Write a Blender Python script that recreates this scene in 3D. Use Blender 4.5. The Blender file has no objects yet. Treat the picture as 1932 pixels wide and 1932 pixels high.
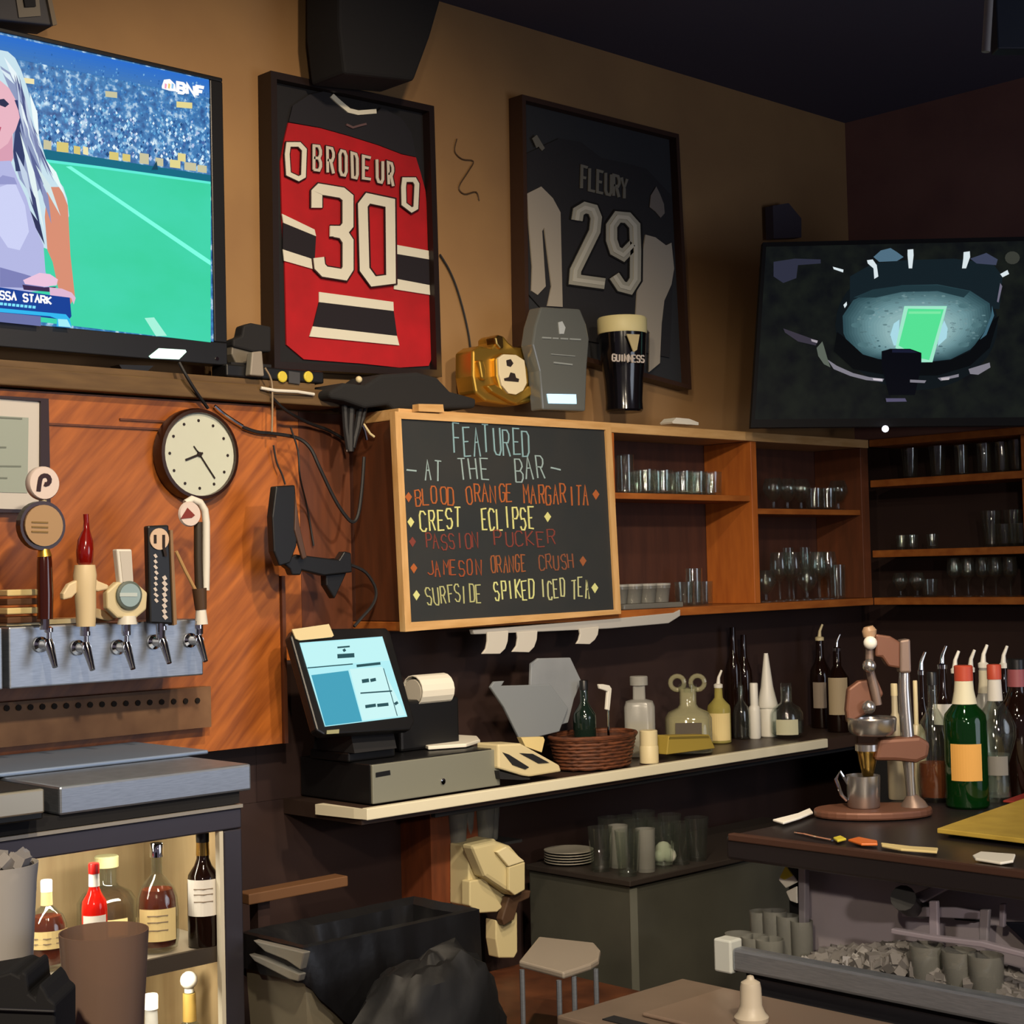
import bpy, bmesh, math, random
from mathutils import Vector, Matrix
random.seed(7)
V = Vector
sc = bpy.context.scene
COL = sc.collection

# ------------------------------------------------------------------ camera
F = 3070.0                      # focal length in pixels of the 1932 px frame
def cam_axes():
    X = V((4150-966, -(1000-966), -F)).normalized()      # direction of the back wall
    Y = V((-2000-966, -(1147-966), -F)).normalized()     # direction of the right wall
    Z = X.cross(Y).normalized(); Y = Z.cross(X)
    return Matrix((X, Y, Z))
CM = cam_axes()
EYE = V((0, 0, 1.6))
cd = bpy.data.cameras.new('camera'); cam = bpy.data.objects.new('camera', cd); COL.objects.link(cam)
cam.matrix_world = Matrix.Translation(EYE) @ CM.to_4x4()
cd.sensor_width = 36; cd.lens = 36*F/1932; cd.clip_start = .05
sc.camera = cam

# ------------------------------------------------------------------ world, exposure, lamps
w = bpy.data.worlds.new('dim_pub_air'); sc.world = w; w.use_nodes = True
w.node_tree.nodes['Background'].inputs[0].default_value = (.80, .66, .84, 1)
w.node_tree.nodes['Background'].inputs[1].default_value = .13
sc.view_settings.view_transform = 'Standard'; sc.view_settings.look = 'None'
sc.view_settings.exposure = 0; sc.view_settings.gamma = 1
sc.view_settings.use_curve_mapping = False
sc.cycles.use_denoising = True
sc.cycles.max_bounces = 8; sc.cycles.transparent_max_bounces = 24
sc.cycles.sample_clamp_indirect = 2.0
sc.cycles.caustics_reflective = False; sc.cycles.caustics_refractive = False

def lamp(name, kind, loc, tgt, power, color, size=.2, angle=100, blend=.6):
    l = bpy.data.lights.new(name, kind); o = bpy.data.objects.new(name, l); COL.objects.link(o)
    l.energy = power; l.color = color; o.location = loc
    o.rotation_euler = (V(tgt)-V(loc)).to_track_quat('-Z', 'Y').to_euler()
    if kind == 'AREA': l.shape = 'DISK'; l.size = size
    if kind == 'SPOT': l.spot_size = math.radians(angle); l.spot_blend = blend; l.shadow_soft_size = size
    if kind == 'POINT': l.shadow_soft_size = size
    return o
WARM = (1, .70, .40); SOFT = (1, .84, .62)
lamp('ceiling_spotlight', 'SPOT', (2.3, 2.0, 3.45), (2.9, 4.12, 1.7), 165, (1, .77, .53), .06, 92, .9)
lamp('bar_pendant', 'SPOT', (1.3, 1.5, 2.8), (2.7, 4.0, 1.25), 190, SOFT, .05, 88, .9)
lamp('bar_pendant', 'SPOT', (2.7, 1.6, 2.75), (3.9, 3.8, 1.0), 150, SOFT, .05, 78, .9)
lamp('bar_pendant', 'SPOT', (1.9, .7, 2.5), (3.7, 1.9, .9), 170, SOFT, .05, 80, .8)
lamp('low_fill_light', 'SPOT', (1.5, -.4, 1.7), (3.4, 2.0, .75), 120, (1, .88, .78), .06, 60, .9)  # unseen fill, added to brighten the panel and rail under the side bar
lamp('bar_pendant', 'SPOT', (-.3, .2, 2.6), (.7, 1.4, 1.1), 170, SOFT, .05, 80, .8)
lamp('blue_fill_light', 'AREA', (4.6, -1.3, 1.7), (2.2, 3.4, 1.1), 40, (.78, .86, 1), 2.2)  # added, unseen bluish fill that gives the steel something to reflect

# ------------------------------------------------------------------ projection helpers (photograph pixel -> point on a real plane)
def ray(px, py): return CM @ V(((px-966)/F, (966-py)/F, -1))
def at(px, py, x=None, y=None, z=None, d=None):
    r = ray(px, py)
    t = d if d is not None else (x-EYE.x)/r.x if x is not None else (y-EYE.y)/r.y if y is not None else (z-EYE.z)/r.z
    return EYE + r*t
def depth(p): return (CM.transposed() @ (V(p)-EYE)).z * -1
def PY(y): return lambda a, b: at(a, b, y=y)
def PX(x): return lambda a, b: at(a, b, x=x)
def PZ(z): return lambda a, b: at(a, b, z=z)
def P3(a, b, c):
    n = (V(b)-V(a)).cross(V(c)-V(a)); a = V(a)
    def f(px, py):
        r = ray(px, py); return EYE + r*((a-EYE).dot(n)/r.dot(n))
    return f
def Z(ox, oy, s, pts): return [(ox+x/s, oy+y/s) for x, y in pts]

# ------------------------------------------------------------------ materials
def lin(h):
    h = h.lstrip('#'); r = []
    for i in (0, 2, 4):
        c = int(h[i:i+2], 16)/255; r.append(c/12.92 if c <= .04045 else ((c+.055)/1.055)**2.4)
    return (*r, 1)
MATS = {}
def M(name, col='#808080', rough=.5, metal=0, trans=0, emit=None, es=1, ior=1.45, noise=0, nscale=20, col2=None, bump=0, stretch=(1,1,1), rot=(0,0,0), spec=.5, coat=0, alpha=1):
    """Principled material; noise mixes col with col2 along (stretched) object coordinates."""
    if name in MATS: return MATS[name]
    m = bpy.data.materials.new(name); m.use_nodes = True; N = m.node_tree.nodes; L = m.node_tree.links
    b = N['Principled BSDF']; I = b.inputs
    I['Base Color'].default_value = lin(col); I['Roughness'].default_value = rough; I['Metallic'].default_value = metal
    I['Transmission Weight'].default_value = trans; I['IOR'].default_value = ior; I['Specular IOR Level'].default_value = spec
    I['Coat Weight'].default_value = coat; I['Alpha'].default_value = alpha
    if emit: I['Emission Color'].default_value = lin(emit); I['Emission Strength'].default_value = es
    if noise or bump:
        tc = N.new('ShaderNodeTexCoord'); mp = N.new('ShaderNodeMapping'); L.new(tc.outputs['Object'], mp.inputs[0])
        mp.inputs['Scale'].default_value = stretch; mp.inputs['Rotation'].default_value = rot
        if any(rot): mp.vector_type = 'TEXTURE'; mp.inputs['Scale'].default_value = [1/q for q in stretch]
        nz = N.new('ShaderNodeTexNoise'); nz.inputs['Scale'].default_value = nscale; nz.inputs['Detail'].default_value = 5
        L.new(mp.outputs[0], nz.inputs[0])
        if noise:
            rp = N.new('ShaderNodeValToRGB'); rp.color_ramp.elements[0].position = .5-.25/noise if noise >= 1 else .3
            rp.color_ramp.elements[1].position = .5+.25/noise if noise >= 1 else .72
            rp.color_ramp.elements[0].color = lin(col); rp.color_ramp.elements[1].color = lin(col2 or col)
            L.new(nz.outputs['Fac'], rp.inputs[0]); L.new(rp.outputs[0], I['Base Color'])
            if emit: L.new(rp.outputs[0], I['Emission Color'])
        if bump:
            bp = N.new('ShaderNodeBump'); bp.inputs['Strength'].default_value = bump; bp.inputs['Distance'].default_value = .004
            L.new(nz.outputs['Fac'], bp.inputs['Height']); L.new(bp.outputs[0], I['Normal'])
    MATS[name] = m; return m
def clear(name, tint, rough=.03, gloss=1.0, haze=0, hazecol='#ffffff'):
    """thin clear glass or plastic: see-through, shiny at its edges, with an optional milky haze"""
    if name in MATS: return MATS[name]
    m = bpy.data.materials.new(name); m.use_nodes = True; N = m.node_tree.nodes; L = m.node_tree.links
    for n_ in list(N):
        if n_.type != 'OUTPUT_MATERIAL': N.remove(n_)
    out = N[0]; tr = N.new('ShaderNodeBsdfTransparent'); tr.inputs[0].default_value = lin(tint)
    gl = N.new('ShaderNodeBsdfGlossy'); gl.inputs['Roughness'].default_value = rough; gl.inputs[0].default_value = (gloss, gloss, gloss, 1)
    fr = N.new('ShaderNodeLayerWeight'); fr.inputs[0].default_value = .5
    pw = N.new('ShaderNodeMath'); pw.operation = 'POWER'; pw.inputs[1].default_value = 4; L.new(fr.outputs['Facing'], pw.inputs[0])
    ma = N.new('ShaderNodeMath'); ma.operation = 'MULTIPLY_ADD'; ma.inputs[1].default_value = .6; ma.inputs[2].default_value = .045; L.new(pw.outputs[0], ma.inputs[0])
    mx = N.new('ShaderNodeMixShader'); L.new(ma.outputs[0], mx.inputs[0]); L.new(tr.outputs[0], mx.inputs[1]); L.new(gl.outputs[0], mx.inputs[2])
    last = mx
    if haze:
        df = N.new('ShaderNodeBsdfDiffuse'); df.inputs[0].default_value = lin(hazecol)
        m2 = N.new('ShaderNodeMixShader'); m2.inputs[0].default_value = haze
        L.new(mx.outputs[0], m2.inputs[1]); L.new(df.outputs[0], m2.inputs[2]); last = m2
    L.new(last.outputs[0], out.inputs[0]); MATS[name] = m; return m
def G(hexcol, es=1): return M('screen_'+hexcol.strip('#')+'_%g' % es, '#020202', .6, emit=hexcol, es=es, spec=.1)    # a lit pixel colour of a screen

# ------------------------------------------------------------------ mesh builder
LOC = {}
class MB:
    k = 0
    def __init__(s): s.v = []; s.f = []; s.m = []
    def add(s, vs, fs, mi=0):
        b = len(s.v); s.v += [V(p) for p in vs]; s.f += [[i+b for i in f] for f in fs]; s.m += [mi]*len(fs); return s
    def box(s, x0, x1, y0, y1, z0, z1, mi=0):
        return s.add([(x, y, z) for x in (x0, x1) for y in (y0, y1) for z in (z0, z1)],
                     [(0,1,3,2),(4,6,7,5),(0,4,5,1),(2,3,7,6),(0,2,6,4),(1,5,7,3)], mi)
    def obox(s, c, ax, ay, az, mi=0):       # centre and three half-axes
        c = V(c); ax = V(ax); ay = V(ay); az = V(az)
        return s.add([c+ax*i+ay*j+az*k for i in (-1,1) for j in (-1,1) for k in (-1,1)],
                     [(0,1,3,2),(4,6,7,5),(0,4,5,1),(2,3,7,6),(0,2,6,4),(1,5,7,3)], mi)
    def bar(s, a, b, w, h, up=(0,0,1), mi=0):
        a = V(a); b = V(b); d = b-a; sd = d.cross(V(up)).normalized(); u = sd.cross(d).normalized()
        return s.obox((a+b)/2, d/2, sd*w/2, u*h/2, mi)
    def prism(s, pts, vec, mi=0):           # flat outline and its copy moved by vec
        n = len(pts); vec = V(vec); q = [V(p) for p in pts]
        return s.add(q+[p+vec for p in q], [list(range(n)), list(range(2*n-1, n-1, -1))]+[(i, (i+1) % n, n+(i+1) % n, n+i) for i in range(n)], mi)
    def poly(s, pts, mi=0): return s.add(pts, [list(range(len(pts)))], mi)
    def lathe(s, prof, n=24, c=(0,0,0), ax=(0,0,1), sq=0, yaw=0, flat=1, mi=0):
        """revolve (radius, height) about an axis through c; sq rounds towards a square, flat squeezes one way"""
        c = V(c); a = V(ax).normalized(); u = a.orthogonal().normalized()
        if abs(a.z) > .99: u = V((1,0,0))
        w_ = a.cross(u); vs = []; fs = []
        for r, h in prof:
            for i in range(n):
                t = 2*math.pi*i/n
                k = 1/max(abs(math.cos(t)), abs(math.sin(t)))**sq if sq else 1
                x, y = r*k*math.cos(t), r*k*math.sin(t)*flat
                x, y = x*math.cos(yaw)-y*math.sin(yaw), x*math.sin(yaw)+y*math.cos(yaw)
                vs.append(c+a*h+u*x+w_*y)
        m = len(prof)
        for j in range(m-1):
            for i in range(n):
                fs.append((j*n+i, j*n+(i+1) % n, (j+1)*n+(i+1) % n, (j+1)*n+i))
        if prof[0][0] > 1e-5: fs.append(list(range(n-1, -1, -1)))
        if prof[-1][0] > 1e-5: fs.append([(m-1)*n+i for i in range(n)])
        return s.add(vs, fs, mi)
    def tube(s, pts, r, n=7, mi=0):
        pts = [V(p) for p in pts]; m = len(pts); vs = []; fs = []; prev = None
        rr = r if isinstance(r, (list, tuple)) else [r]*m
        for i, p in enumerate(pts):
            d = (pts[min(i+1, m-1)]-pts[max(i-1, 0)]).normalized()
            if prev is None: prev = d.orthogonal().normalized()
            u = (prev-d*prev.dot(d))
            u = u.normalized() if u.length > 1e-5 else d.orthogonal().normalized()
            prev = u; q = d.cross(u)
            vs += [p+(u*math.cos(2*math.pi*k/n)+q*math.sin(2*math.pi*k/n))*rr[i] for k in range(n)]
        for j in range(m-1):
            for i in range(n): fs.append((j*n+i, j*n+(i+1) % n, (j+1)*n+(i+1) % n, (j+1)*n+i))
        fs += [list(range(n-1, -1, -1)), [(m-1)*n+i for i in range(n)]]
        return s.add(vs, fs, mi)
    def ball(s, c, r, n=12, sz=1, mi=0):
        k = n//2
        return s.lathe([(max(r*math.sin(math.pi*i/k), 0), -r*sz*math.cos(math.pi*i/k)) for i in range(k+1)], n, c, mi=mi)
    def ribbon(s, pts, wd, plane, vec, mi=0):
        """a stroke of width wd (pixels) along photo points, lying on a plane, vec thick"""
        p = [V((a, b)) for a, b in pts]; n = len(p)
        if n < 2: return s
        MB.k = (MB.k+1) % 5; lift = V(vec)*(-.13*MB.k); vec = V(vec)-lift      # overlapping strokes never share a plane
        closed = (p[0]-p[-1]).length < 1e-4 and n > 3
        if closed: p = p[:-1]; n -= 1
        Lf = []; Rt = []
        for i in range(n):
            a = p[(i-1) % n] if closed or i > 0 else None
            b = p[(i+1) % n] if closed or i < n-1 else None
            d1 = (p[i]-a).normalized() if a is not None else None
            d2 = (b-p[i]).normalized() if b is not None else None
            d1 = d1 or d2; d2 = d2 or d1
            n1 = V((-d1.y, d1.x)); n2 = V((-d2.y, d2.x)); nn = n1+n2
            nn = nn.normalized() if nn.length > .2 else n1
            k = wd/2/max(nn.dot(n1), .5)
            Lf.append(p[i]+nn*k); Rt.append(p[i]-nn*k)
        for i in range(n if closed else n-1):
            j = (i+1) % n
            s.prism([plane(*Lf[i])+lift, plane(*Lf[j])+lift, plane(*Rt[j])+lift, plane(*Rt[i])+lift], vec, mi)
        return s
    def build(s, name, mat, parent=None, smooth=False, bev=0, world=True):
        me = bpy.data.meshes.new(name); o = bpy.data.objects.new(name, me); COL.objects.link(o)
        off = V((0,0,0))
        if parent is not None:
            o.parent = parent
            off = LOC[parent.name]
            LOC[o.name] = off
            if not world: off = V((0,0,0))
        elif world:
            xs = [p.x for p in s.v]; ys = [p.y for p in s.v]; zs = [p.z for p in s.v]
            off = V(((min(xs)+max(xs))/2, (min(ys)+max(ys))/2, min(zs))); o.location = off; LOC[o.name] = off
        me.from_pydata([p-off for p in s.v], [], s.f)
        for q in (mat if isinstance(mat, list) else [mat]): me.materials.append(q)
        for p, i in zip(me.polygons, s.m): p.material_index = i
        bm = bmesh.new(); bm.from_mesh(me); bmesh.ops.recalc_face_normals(bm, faces=bm.faces); bm.to_mesh(me); bm.free()
        if smooth:
            for p in me.polygons: p.use_smooth = len(p.vertices) <= 4
            try: me.set_sharp_from_angle(angle=math.radians(38))
            except Exception: pass
        if bev:
            b = o.modifiers.new('bevel', 'BEVEL'); b.width = bev; b.segments = 2; b.limit_method = 'ANGLE'; b.angle_limit = .7
        return o
def tag(o, label, cat, group=None, kind=None):
    o['label'] = label; o['category'] = cat
    if group: o['group'] = group
    if kind: o['kind'] = kind
    return o
def T(name, label, cat, loc=(0,0,0), group=None):
    o = bpy.data.objects.new(name, None); COL.objects.link(o); o.location = loc; o.empty_display_size = .05
    LOC[o.name] = V(loc); return tag(o, label, cat, group)
def struct(o): o['kind'] = 'structure'; return o
def box(x0, x1, y0, y1, z0, z1, name, mat, parent=None, bev=0): return MB().box(x0, x1, y0, y1, z0, z1).build(name, mat, parent, bev=bev)
ORD = 'first second third fourth fifth sixth seventh eighth ninth tenth eleventh twelfth thirteenth fourteenth fifteenth'.split()

# ------------------------------------------------------------------ stroke lettering
GL = {'A':'002640/1333','B':'00063645443303/3342413000','C':'453616050110304 1'.replace(' ',''),'D':'00063645413000','E':'46060040/0333','F':'460600/0333',
'G':'45361605011030414323','H':'0006/4046/0343','I':'2026','J':'4641301001','K':'0006/460340','L':'060040','M':'0006234640','N':'00064046',
'O':'100105163645413010','P':'00063645443303','Q':'100105163645413010/2240','R':'00063645443303/2340','S':'453616050413334241301001','T':'0646/2620','U':'060110304146',
'V':'062046','W':'0610243046','X':'0046/0640','Y':'062346/2320','Z':'06460040','-':'1333','.':'2021','*':'21222322',
'0':'100105163645413010','2':'05163645440040','3':'051636454433/1333/334241301001','9':'43330304051636454130101 1'.replace(' ','')}
def letters(mb, txt, quad, wd, plane, vec, gap=.3, jit=0, mi=0):
    """letters along the photo quad TL, TR, BR, BL"""
    n = len(txt); cw = 1/(n-gap*.5) if n > 1 else 1
    q = [V(p) for p in quad]
    for i, ch in enumerate(txt):
        if ch not in GL: continue
        jy = random.uniform(-jit, jit); jx = random.uniform(-jit, jit)*.3
        for st in GL[ch].split('/'):
            pts = []
            for k in range(0, len(st)-1, 2):
                u = (i+(int(st[k])/4)*(1-gap))*cw + jx*cw; v = 1-int(st[k+1])/6 + jy*.3
                p = q[0]*(1-u)*(1-v)+q[1]*u*(1-v)+q[2]*u*v+q[3]*(1-u)*v
                pts.append((p.x+random.uniform(-jit, jit)*2, p.y+random.uniform(-jit, jit)*2) if jit else (p.x, p.y))
            if jit and len(pts) > 3 and pts[0] != pts[-1] and st[:2] == st[-2:]: pts[-1] = pts[0]
            mb.ribbon(pts, wd, plane, vec, mi)
    return mb

# ------------------------------------------------------------------ materials used all over
m_wall = M('tan_painted_wall', '#92704a', .85, noise=1.4, col2='#9c794f', nscale=3.5, bump=.25)
m_wallr = M('brown_painted_wall', '#8f685e', .9, noise=1.4, col2='#7e5a54', nscale=3, bump=.2)
m_ceil = M('black_painted_ceiling', '#4c4a5c', .95)
m_floor = M('red_brown_floor', '#6e3016', .5, noise=1.2, col2='#3e2013', nscale=8)
m_ply = M('orange_plywood', '#b96a2b', .42, noise=1.1, col2='#7c4019', nscale=4.2, stretch=(1, 1, 9), rot=(0, -.8, 0), bump=.12)
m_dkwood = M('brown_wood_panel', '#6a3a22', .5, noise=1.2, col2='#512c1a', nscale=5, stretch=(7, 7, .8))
m_pine = M('honey_pine', '#d0a874', .45, noise=1.2, col2='#b98f58', nscale=6, stretch=(1.2, 6, 8))
m_pinev = M('honey_pine_upright', '#d0a874', .45, noise=1.2, col2='#b98f58', nscale=6, stretch=(8, 8, 1.2))
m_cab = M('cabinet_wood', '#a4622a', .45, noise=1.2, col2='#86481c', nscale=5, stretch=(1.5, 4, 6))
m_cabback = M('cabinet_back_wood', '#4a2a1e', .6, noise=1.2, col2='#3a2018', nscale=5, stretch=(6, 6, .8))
m_ledge = M('weathered_ledge_wood', '#6b5230', .6, noise=1.2, col2='#523c22', nscale=6, stretch=(1, 5, 6))
m_dark = M('dark_brown_board', '#33211c', .65, noise=1.2, col2='#2a1a18', nscale=4)
m_black = M('black_plastic', '#141416', .38)
m_blackm = M('matt_black', '#17171a', .8)
m_rubber = M('black_rubber', '#1a1a1d', .6)
m_steel = M('brushed_steel', '#aab2be', .42, .85, noise=1.2, col2='#98a0ac', nscale=30, stretch=(1, 1, 12))
m_chrome = M('chrome', '#d8d8dc', .08, 1)
m_dksteel = M('dark_steel', '#63636c', .4, .9)
m_white = M('white_plastic', '#d9d6cc', .4)
m_cream = M('cream_plastic', '#cfc199', .45)
m_paper = M('white_paper', '#e0dccf', .8)
m_gold = M('gold_plated', '#d2a648', .34, .9)
m_brass = M('brass', '#c8a45a', .25, 1)
m_glass = clear('clear_glass', '#f2f5f2', .03, 1, .006, '#dfe3e0')
m_frost = clear('frosted_clear_plastic', '#d6d6d2', .2, .6, .4, '#c9c8c2')
m_greenglass = clear('dark_green_glass', '#3f8448', .04, 1, .22, '#17501f')
m_amber = clear('amber_liquor', '#c47a3c', .05, .6, .4, '#9a4c18')
m_darkamber = clear('dark_amber_liquor', '#a8501c', .05, .6, .55, '#7c3010')
m_paleliq = clear('pale_yellow_liquor', '#ddd28c', .05, .6, .5, '#c4b868')
m_clearliq = clear('clear_liquor', '#e4ece6', .03, .8, .06)
m_darkglass = M('dark_brown_glass', '#1a0d08', .06, trans=.2)
m_red = M('red_plastic', '#b0140f', .35)
m_orange = M('orange_plastic', '#cf6a2a', .4)
m_labelc = M('cream_label_paper', '#d9c48a', .7)
m_labelw = M('white_label_paper', '#dedad2', .7)
m_ink = M('dark_ink', '#241a18', .8)

# ------------------------------------------------------------------ the room
YW = 4.12; XR = 6.1; ZC = 3.56
struct(box(-1.5, XR+.1, YW, YW+.1, 0, ZC, 'wall_back', m_wall))
struct(box(XR, XR+.1, -1.5, YW, 0, ZC, 'wall_right', m_wallr))
struct(box(-1.5, XR+.1, -1.5, YW+.1, ZC, ZC+.1, 'ceiling', m_ceil))
struct(box(-1.5, XR+.1, -1.5, YW+.1, -.1, 0, 'floor', m_floor))
struct(box(2.86, 3.04, 4.1, YW-.0005, 1.34, 2.11, 'trim_1', m_ply))
struct(box(3.041, 3.3, 4.1, YW-.0005, 1.34, 2.11, 'trim_7', m_dkwood))  # browner wood here stands in for shade on the panelling
struct(box(2.86, 3.3, 4.1, YW-.0005, .92, 1.339, 'trim_8', m_dark))
struct(box(3.3, XR, 4.1, YW-.0005, .92, 1.45, 'trim_2', m_dark))
struct(box(2.3, XR, 4.1, YW-.0005, 0, .919, 'trim_3', m_dark))
struct(box(2.25, 2.859, 4.1, YW-.0005, .92, 1.099, 'trim_6', m_dark))
struct(box(XR-.02, XR-.0005, .3, 4.1, .9, 1.45, 'trim_4', m_dark))

# wood-panelled tap wall below the ledge
t = T('tap_wall_panel', 'orange plywood panelling behind the beer taps and wall clock', 'wall panel', (2, 4.05, 1.1))
MB().box(.9, 2.885, 4.0, 4.118, 1.1, 2.11).build('plywood_sheet', m_ply, t)
MB().box(2.887, 2.9, 3.99, 4.1, 1.1, 1.6).build('edge_strip', m_dkwood, t)
a = at(0, 1312, y=3.97); b = at(392, 1290, y=3.97)
MB().box(.9, b.x, 3.955, 3.998, 1.175, 1.29).build('drip_board', M('stained_wood', '#7d5c40', .6, noise=1.2, col2='#5a3c26', nscale=9), t)
for i in range(17):
    p = at(12+i*22.5, 1336-i*.9, y=3.955)
    MB().lathe([(.008, -.002), (.008, .004)], 8, p, (0, -1, 0)).build('peg_hole', M('hole_dark', '#150d08', .9), t)
for i, (a, b, h) in enumerate([(78, 352, 800), (225, 345, 792)]):
    p = at(a, h, y=3.999); q = at(b, h+8, y=3.999)
    MB().box(p.x, q.x, 3.994, 3.999, p.z-.002, p.z+.004).build('panel_joint', m_dkwood, t)

# ledge above it
t = T('wall_ledge', 'long brown wooden ledge running under the large television', 'ledge', (2, 4.03, 2.11))
MB().box(.9, 3.1, 3.96, 4.118, 2.115, 2.165).build('ledge_board', m_ledge, t, bev=.004)
MB().box(.9, 3.02, 3.985, 4.118, 2.166, 2.185).build('ledge_strip', m_ledge, t)

# ------------------------------------------------------------------ large television
D = 4.0; pl = PY(D)
TL_, TR_, BR_ = pl(0, 54), pl(420, 147), pl(420, 689)
xl, xr = 1.25, TR_.x; zt, zb = TR_.z, BR_.z
t = T('television', 'large black television on the tan wall, woman on a green field on screen', 'television', (2, 4.05, zb))
sx, st_, sb = at(399, 300, y=D).x, at(399, 150, y=D).z, at(399, 644, y=D).z
h = MB(); h.box(xl, xr, D, D+.05, st_, zt); h.box(xl, xr, D, D+.05, zb, sb); h.box(xl, xl+.03, D, D+.05, sb, st_); h.box(sx, xr, D, D+.05, sb, st_)
h.build('bezel', m_black, t, bev=.003)
MB().box(xl+.02, xr-.02, D+.05, D+.1, zb+.03, zt-.03).build('back_housing', m_blackm, t)
MB().lathe([(.006, 0), (.006, .003)], 10, at(409, 677, y=D), (0, -1, 0)).build('power_button', m_chrome, t)
MB().prism([pl(*p) for p in [(225, 688), (290, 690), (272, 706), (240, 712)]], (0, .05, 0)).build('stand_foot', m_black, t)
Y0 = D+.006
s = MB(); s.box(xl+.03, sx, Y0, Y0+.01, sb, st_)
crowd = M('screen_crowd', '#000000', .5, emit='#2a6fb0', noise=1.6, nscale=44)
N = crowd.node_tree.nodes; L = crowd.node_tree.links
for n_ in N:
    if n_.type == 'VALTORGB':
        e = n_.color_ramp.elements; e[0].position = .32; e[0].color = lin('#1c508e'); e[1].position = .7; e[1].color = lin('#cfeaf8')
        k = e.new(.54); k.color = lin('#3a80bc')
        for lk in list(L):
            if lk.from_node == n_ and lk.to_socket.name == 'Base Color': L.remove(lk)
N['Principled BSDF'].inputs['Base Color'].default_value = (.002, .002, .002, 1)
s.build('screen', crowd, t)
pic = MB(); cols = []; lay = [0]
def P_(hexc, pts, es=1.0):
    m = G(hexc, es) if isinstance(hexc, str) else hexc
    if m not in cols: cols.append(m)
    lay[0] += 1; q = PY(Y0-.0003*lay[0]); pic.poly([q(*p) for p in pts], cols.index(m))
z1 = lambda *p: Z(0, 0, 4.025, p); z2 = lambda *p: Z(0, 480, 4.025, p)
def mixh(a, b, t): return '#%02x%02x%02x' % tuple(int(int(a[i:i+2], 16)*(1-t)+int(b[i:i+2], 16)*t) for i in (1, 3, 5))
for k in range(7):
    P_(mixh('#2a6fcf', '#3f78bc', k/6), z1((-900, 60-5+k*32), (0, 262+k*22), (1600, 612+k*18), (1600, 640+k*18), (0, 290+k*22), (-900, 90+k*32)))
random.seed(17)
lay[0] += 1
for k in range(900):
    u = random.random(); x = random.uniform(200, 1590); yt = 330+x*.2; yb_ = 1040+x*.165
    y = yt+(yb_-yt)*(u**.75); e = random.uniform(5, 13)*(.6+.6*u)
    hx = random.choice(['#cfeafa', '#9fd0f0', '#e8f6fc', '#7ab4e0', '#2a5a98', '#1e4a80', '#5aa0d4', '#b8c8e8', '#4a6aa8', '#84c0e4'] if u > .35 else ['#5a98d0', '#3f80c4', '#2a62a8', '#7ab0dc', '#3a70b4'])
    m = G(hx, 1)
    if m not in cols: cols.append(m)
    q = PY(Y0-.0003*lay[0]-.0000007*k); dx = random.uniform(-4, 4)
    pic.poly([q(*p) for p in z1((x-e, y-dx), (x+dx, y-e*1.5), (x+e, y+dx), (x-dx, y+e*1.5))], cols.index(m))
P_('#0f6a84', z1((300, 1130), (700, 1190), (1600, 1330), (1600, 1390), (700, 1265), (320, 1210), (-900, 1000), (-900, 940)))
for x, y, ww, hh in [(330, 1060, 60, 70), (430, 1075, 90, 75), (560, 1105, 50, 60), (630, 1110, 40, 60), (830, 1150, 70, 60), (930, 1165, 60, 55), (1060, 1160, 70, 80), (1180, 1195, 60, 60), (1290, 1210, 80, 60), (1400, 1230, 90, 60), (1500, 1250, 70, 55), (1350, 1160, 60, 60), (800, 690, 90, 45), (1340, 770, 120, 45), (180, 590, 80, 40)]:
    P_(random.choice(['#e4d690', '#f0e4b0', '#d9c878', '#c9c4a0']), z1((x, y), (x+ww, y+10), (x+ww, y+hh+10), (x, y+hh)))
turf = M('screen_turf', '#37d09c', .6, emit='#37d09c', noise=1.0, nscale=3, col2='#44d8b4', stretch=(1, 1, 2), spec=.1)
for lk in list(turf.node_tree.links):
    if lk.to_socket.name == 'Base Color': turf.node_tree.links.remove(lk)
turf.node_tree.nodes['Principled BSDF'].inputs['Base Color'].default_value = (.002, .002, .002, 1)
P_(turf, z1((-900, 1000), (350, 1215), (760, 1270), (1600, 1385), (1600, 2600), (-900, 2300)))
P_('#5fecd8', z1((350, 1210), (760, 1262), (1600, 1380), (1600, 1398), (760, 1282), (350, 1232)))
P_('#7dffe4', z1((500, 1265), (540, 1262), (1600, 1980), (1600, 2016), (1500, 1950)))
P_('#a8f4dc', z2((1098, 483), (1170, 478), (1268, 618), (1185, 622)))
P_('#10445c', z1((1150, 1290), (1190, 1220), (1200, 1290)))
# woman on screen: hair, face, dress, arm
hair = [(0, 380), (60, 392), (115, 440), (160, 530), (205, 660), (245, 800), (270, 930), (310, 1080), (355, 1230), (420, 1340), (480, 1420), (510, 1510), (525, 1640), (500, 1700), (420, 1650), (380, 1900), (330, 1880), (200, 1620), (130, 1360), (-130, 1360), (-250, 1700), (-380, 1500), (-300, 1000), (-210, 640), (-120, 440)]
P_('#c9e3ee', z1(*hair))
P_('#8f9cc0', z1((0, 500), (90, 560), (170, 680), (190, 780), (215, 900), (250, 1050), (300, 1200), (330, 1400), (250, 1500), (150, 1360), (100, 1200), (100, 1000), (120, 800)))
P_('#e9b6c4', z1((-160, 640), (0, 610), (70, 670), (120, 760), (155, 880), (140, 960), (95, 1020), (100, 1180), (80, 1240), (-120, 1240), (-150, 1000)))
P_('#d99fb4', z1((-20, 1150), (60, 1090), (95, 1020), (100, 1200), (70, 1260), (-60, 1250)))
P_('#2a3050', z1((-5, 755), (30, 750), (70, 790), (40, 815), (0, 800)))
P_('#b8506c', z1((-40, 960), (10, 965), (0, 1000), (-40, 1010)))
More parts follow.
